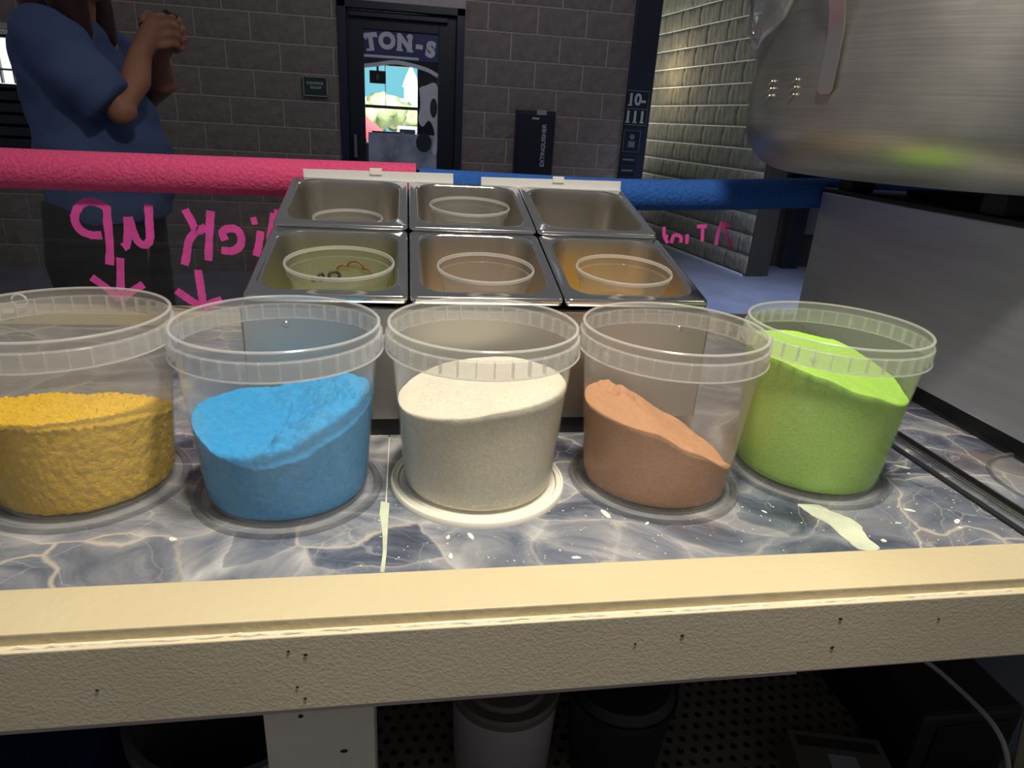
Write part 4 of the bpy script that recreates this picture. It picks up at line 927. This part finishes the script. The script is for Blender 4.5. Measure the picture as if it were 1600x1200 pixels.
# hands: palm and five bent fingers round the phone
def hand(wrist, s):
    w_ = Vector(wrist); palm = w_+Vector((0.025, 0.018*s, 0.045))
    caps.append(([w_, palm, palm+Vector((0.012, 0.006*s, 0.03))], (0.026, 0.029, 0.022)))
    for k in range(4):
        b = palm+Vector((0.016+0.003*k, -0.006*s, 0.040-0.0215*k)); L = (0.9, 1.0, 0.95, 0.75)[k]
        caps.append(([b, b+Vector((0.026*L, 0.012*s, 0.010*L)), b+Vector((0.040*L, 0.030*s, 0.006)), b+Vector((0.034*L, 0.046*s, 0.0))], (0.0095, 0.0092, 0.0086, 0.0078)))
    b = palm+Vector((-0.014, 0.012*s, 0.012)); caps.append(([b, b+Vector((-0.012, 0.018*s, 0.026)), b+Vector((0.0, 0.034*s, 0.042))], (0.0115, 0.0105, 0.009)))
hand(near[-1], 1); hand(far[-1], -1)
me = capsules_to_mesh('body', caps, 0.006, None, None)
body = remeshed('body', me, 0.0055, 'skin', pe, 2)
# shirt
tor = [(1.015, 0.00, 0.150, 0.205), (1.06, 0.005, 0.155, 0.21), (1.14, 0.012, 0.162, 0.212), (1.22, 0.010, 0.158, 0.208), (1.30, -0.005, 0.145, 0.205), (1.38, -0.025, 0.128, 0.205), (1.45, -0.045, 0.110, 0.195), (1.50, -0.05, 0.085, 0.15), (1.53, -0.04, 0.065, 0.08)]
tv_, tf_ = loft_rings([[(x+0.004*math.sin(6*math.atan2(y, x+1e-6)+z*40), y, zz_) for (x, y, zz_) in ell_ring(cx, 0, z, rx, ry)] for (z, cx, rx, ry) in tor])
sl_caps = [([(-0.01, -ysh+0.01, 1.45), (0.05, -ysh-0.025, 1.39), (0.122, -ysh-0.022, 1.315)], (0.078, 0.074, 0.070)), ([(-0.03, ysh-0.01, 1.45), (0.03, ysh+0.025, 1.40), (0.06, ysh+0.012, 1.36)], (0.078, 0.076, 0.072))]
parts = [(tv_, tf_)]
for pts, rad in sl_caps:
    parts.append(tube_vf(pts, list(rad), 22))
    for p, r in zip(pts[:2], rad[:2]):
        bm = bmesh.new(); bmesh.ops.create_uvsphere(bm, u_segments=16, v_segments=10, radius=r); parts.append(([tuple(q.co+Vector(p)) for q in bm.verts], [tuple(x.index for x in fc.verts) for fc in bm.faces])); bm.free()
V, F = join_vf(parts); me = mesh('shirt_raw', V, F)
shirt = remeshed('shirt', me, 0.009, 'shirt_blue', pe, 5)
for vt in shirt.data.vertices:
    c = vt.co; d = 0.012*noise.noise(Vector((c.x*9+c.z*9, c.y*9, c.z*14-c.x*8)))
    vt.co += vt.normal*d
# trousers and hair
lgp = []
for s in (-1, 1): lgp.append(tube_vf([(-0.01, s*0.085, 1.06), (-0.02, s*0.095, 0.90), (0.01, s*0.10, 0.48), (-0.03, s*0.10, 0.06)], [0.12, 0.125, 0.088, 0.075], 22))
V, F = join_vf(lgp); remeshed('trousers', mesh('trousers_raw', V, F), 0.011, 'trousers', pe, 4)
for s in (-1, 1):
    sh = tube('shoe', [(-0.09, s*0.105, 0.045), (0.0, s*0.105, 0.055), (0.10, s*0.11, 0.045), (0.18, s*0.115, 0.035)], [0.035, 0.046, 0.045, 0.028], 'phone_black', pe, 14)
hc = capsules_to_mesh('hair', [([(-0.035, 0, 1.70), (-0.06, 0, 1.62), (-0.065, 0, 1.52)], (0.100, 0.095, 0.07)), ([(0.0, 0, 1.745), (-0.03, 0, 1.72)], (0.075, 0.09)), ([(-0.01, -0.085, 1.67), (0.005, -0.095, 1.58), (0.02, -0.085, 1.48)], (0.04, 0.052, 0.036)), ([(-0.01, 0.085, 1.67), (0.005, 0.095, 1.58), (0.02, 0.085, 1.48)], (0.032, 0.04, 0.030))], 0.01, None, None)
remeshed('hair', hc, 0.009, 'hair', pe, 4)
ph = empty('mobile_phone', (PX+0.200, PY-0.04, 1.522), 'black phone held up by the person in blue', 'phone')
pb = box('case', -0.005, 0.005, -0.038, 0.038, -0.04, 0.045, 'phone_black', ph, 0.003); box('screen', -0.0062, -0.005, -0.034, 0.034, -0.035, 0.04, 'black_gloss', ph)
ph.rotation_euler = (0, math.radians(62), 0)

# ================================================================== UNDER THE COUNTER
mt = empty('rubber_mat', (0.65, 1.05, 0), 'dark rubber floor mat with round holes under the counter', 'mat')
box('mat_sheet', -0.75, 0.75, -0.38, 0.32, 0, 0.008, 'rubber_mat', mt)
hl = []
for j in range(22):
    for i in range(46):
        x = -0.73+i*0.0325+(0.016 if j % 2 else 0); y = -0.36+j*0.031
        vv, ff = lathe_vf([(0.0, 0.0084), (0.0085, 0.0084)], 8); hl.append(([(a+x, b+y, c) for a, b, c in vv], ff))
V, F = join_vf(hl); o = obj('mat_holes', V, F, 'hole_dark', mt); o['kind'] = 'stuff'
tb = empty('white_tub', (0.205, 1.06, 0.0086), 'white plastic tub with a dull lid under the counter', 'tub')
lathe('tub_body', [(0, 0.0), (0.10, 0.0), (0.105, 0.01), (0.112, 0.20), (0.110, 0.21), (0, 0.21)], 48, 'tub_white', tb); ld = lathe('tub_lid', [(0, 0.210), (0.116, 0.206), (0.117, 0.222), (0.112, 0.228), (0.09, 0.226), (0.085, 0.236), (0, 0.238)], 48, 'tub_lid', tb); box('lid_tab', -0.03, 0.03, 0.03, 0.045, 0.238, 0.246, 'tub_white', tb, 0.002)
gb = empty('round_dark_bin', (0.447, 1.02, 0.0086), 'round black bin beside the white tub under the counter', 'bin')
lathe('bin_body', [(0, 0.0), (0.09, 0.0), (0.115, 0.22), (0.118, 0.22), (0.118, 0.232), (0.112, 0.232), (0.108, 0.22), (0.086, 0.006), (0, 0.006)], 48, 'black_plastic', gb); lathe('bin_lid', [(0.112, 0.232), (0.1, 0.25), (0.06, 0.262), (0, 0.265)], 48, 'black_plastic', gb)
gr = empty('grey_waste_bin', (-0.30, 0.95, 0), 'dark grey round waste bin left of the counter leg', 'bin')
lathe('bin_body', [(0, 0), (0.13, 0), (0.165, 0.34), (0.172, 0.34), (0.172, 0.36), (0.163, 0.36), (0.158, 0.34), (0.126, 0.008), (0, 0.008)], 56, 'bin_grey', gr); lathe('bin_rim', [(0.170, 0.345), (0.180, 0.345), (0.180, 0.372), (0.168, 0.372)], 56, 'bin_grey', gr, closed=True)
to = empty('navy_tote', (-0.72, 0.90, 0), 'dark navy storage tote under the counter at the left', 'tote')
v, f = box_vf(-0.24, 0.24, -0.25, 0.25, 0, 0.42); v = [(x*(0.88 if z < 0.1 else 1), y*(0.88 if z < 0.1 else 1), z) for x, y, z in v]; me = mesh('tote_body', v, f); bevel_mesh(me, 0.02, 3); autosm(link('tote_body', me, 'tote_navy', to), 50); box('tote_lid', -0.26, 0.26, -0.27, 0.27, 0.42, 0.445, 'tote_navy', to, 0.008)
bb = empty('black_appliance', (1.27, 1.02, 0.0086), 'black box standing under the counter at the right', 'box')
box('casing', -0.19, 0.06, -0.12, 0.20, 0, 0.20, 'black_plastic', bb, 0.012); box('panel', -0.15, 0.03, -0.124, -0.12, 0.03, 0.17, 'black_gloss', bb, 0.002)
cb = empty('cardboard_box', (0.92, 0.90, 0.0086), 'dark printed cardboard box lying under the counter', 'box')
box('carton', -0.10, 0.10, -0.07, 0.07, 0, 0.09, 'cardboard_dark', cb, 0.002); box('printed_band', -0.085, 0.085, -0.055, -0.035, 0.09, 0.0908, 'hole_dark', cb); box('printed_band', -0.085, 0.085, 0.03, 0.055, 0.09, 0.0908, 'hole_dark', cb); box('printed_band', -0.03, 0.03, -0.02, 0.015, 0.09, 0.0908, 'sign_grey', cb); cb.rotation_euler = (0, 0, -0.25)
wc = empty('white_cable', (1.15, 1.1, 0.21), 'off-white cable running across the black box under the counter', 'cable')
tube('wire', catmull([(0.05, 0.20, 0.35), (-0.07, 0.10, 0.15), (-0.04, 0.0, 0.06), (0.04, -0.13, 0.02), (0.07, -0.26, -0.02), (0.09, -0.32, -0.20)], 8), 0.0055, 'cable_white', wc, 10)
bc = empty('black_cable', (0.66, 1.2, 0.3), 'black cable hanging down under the counter', 'cable')
tube('wire', catmull([(0.03, 0.05, 0.56), (0.02, 0.02, 0.2), (-0.01, 0.0, -0.05), (-0.05, -0.03, -0.2), (-0.12, -0.05, -0.29)], 8), 0.0075, 'black_plastic', bc, 10)
bg_ = empty('beige_straps', (1.46, 0.93, 0), 'bundle of beige straps hanging at the right under the counter', 'straps')
for i, (dx, dy, w_) in enumerate(((-0.04, 0.02, 0.022), (0.01, 0.0, 0.026), (0.06, -0.02, 0.024))):
    P = catmull([(0.05+dx*0.5, 0.22+dy, 0.62), (0.02+dx, 0.12+dy, 0.50), (0.03+dx, 0.04+dy, 0.34), (dx, 0.0+dy, 0.16), (-0.03+dx, -0.05+dy, 0.012)], 7)
    v = []; f = []
    for p in P:
        for q in (-w_, w_):
            for e in (-0.003, 0.003): v.append((p.x+q, p.y+e, p.z+e))
    for k in range(len(P)-1):
        a = 4*k; b = a+4; f += [(a, a+2, b+2, b), (a+1, b+1, b+3, a+3), (a, b, b+1, a+1), (a+2, a+3, b+3, b+2)]
    f += [(0, 1, 3, 2), (len(v)-4, len(v)-2, len(v)-1, len(v)-3)]
    obj('strap', v, f, 'beige_cloth', bg_, True)
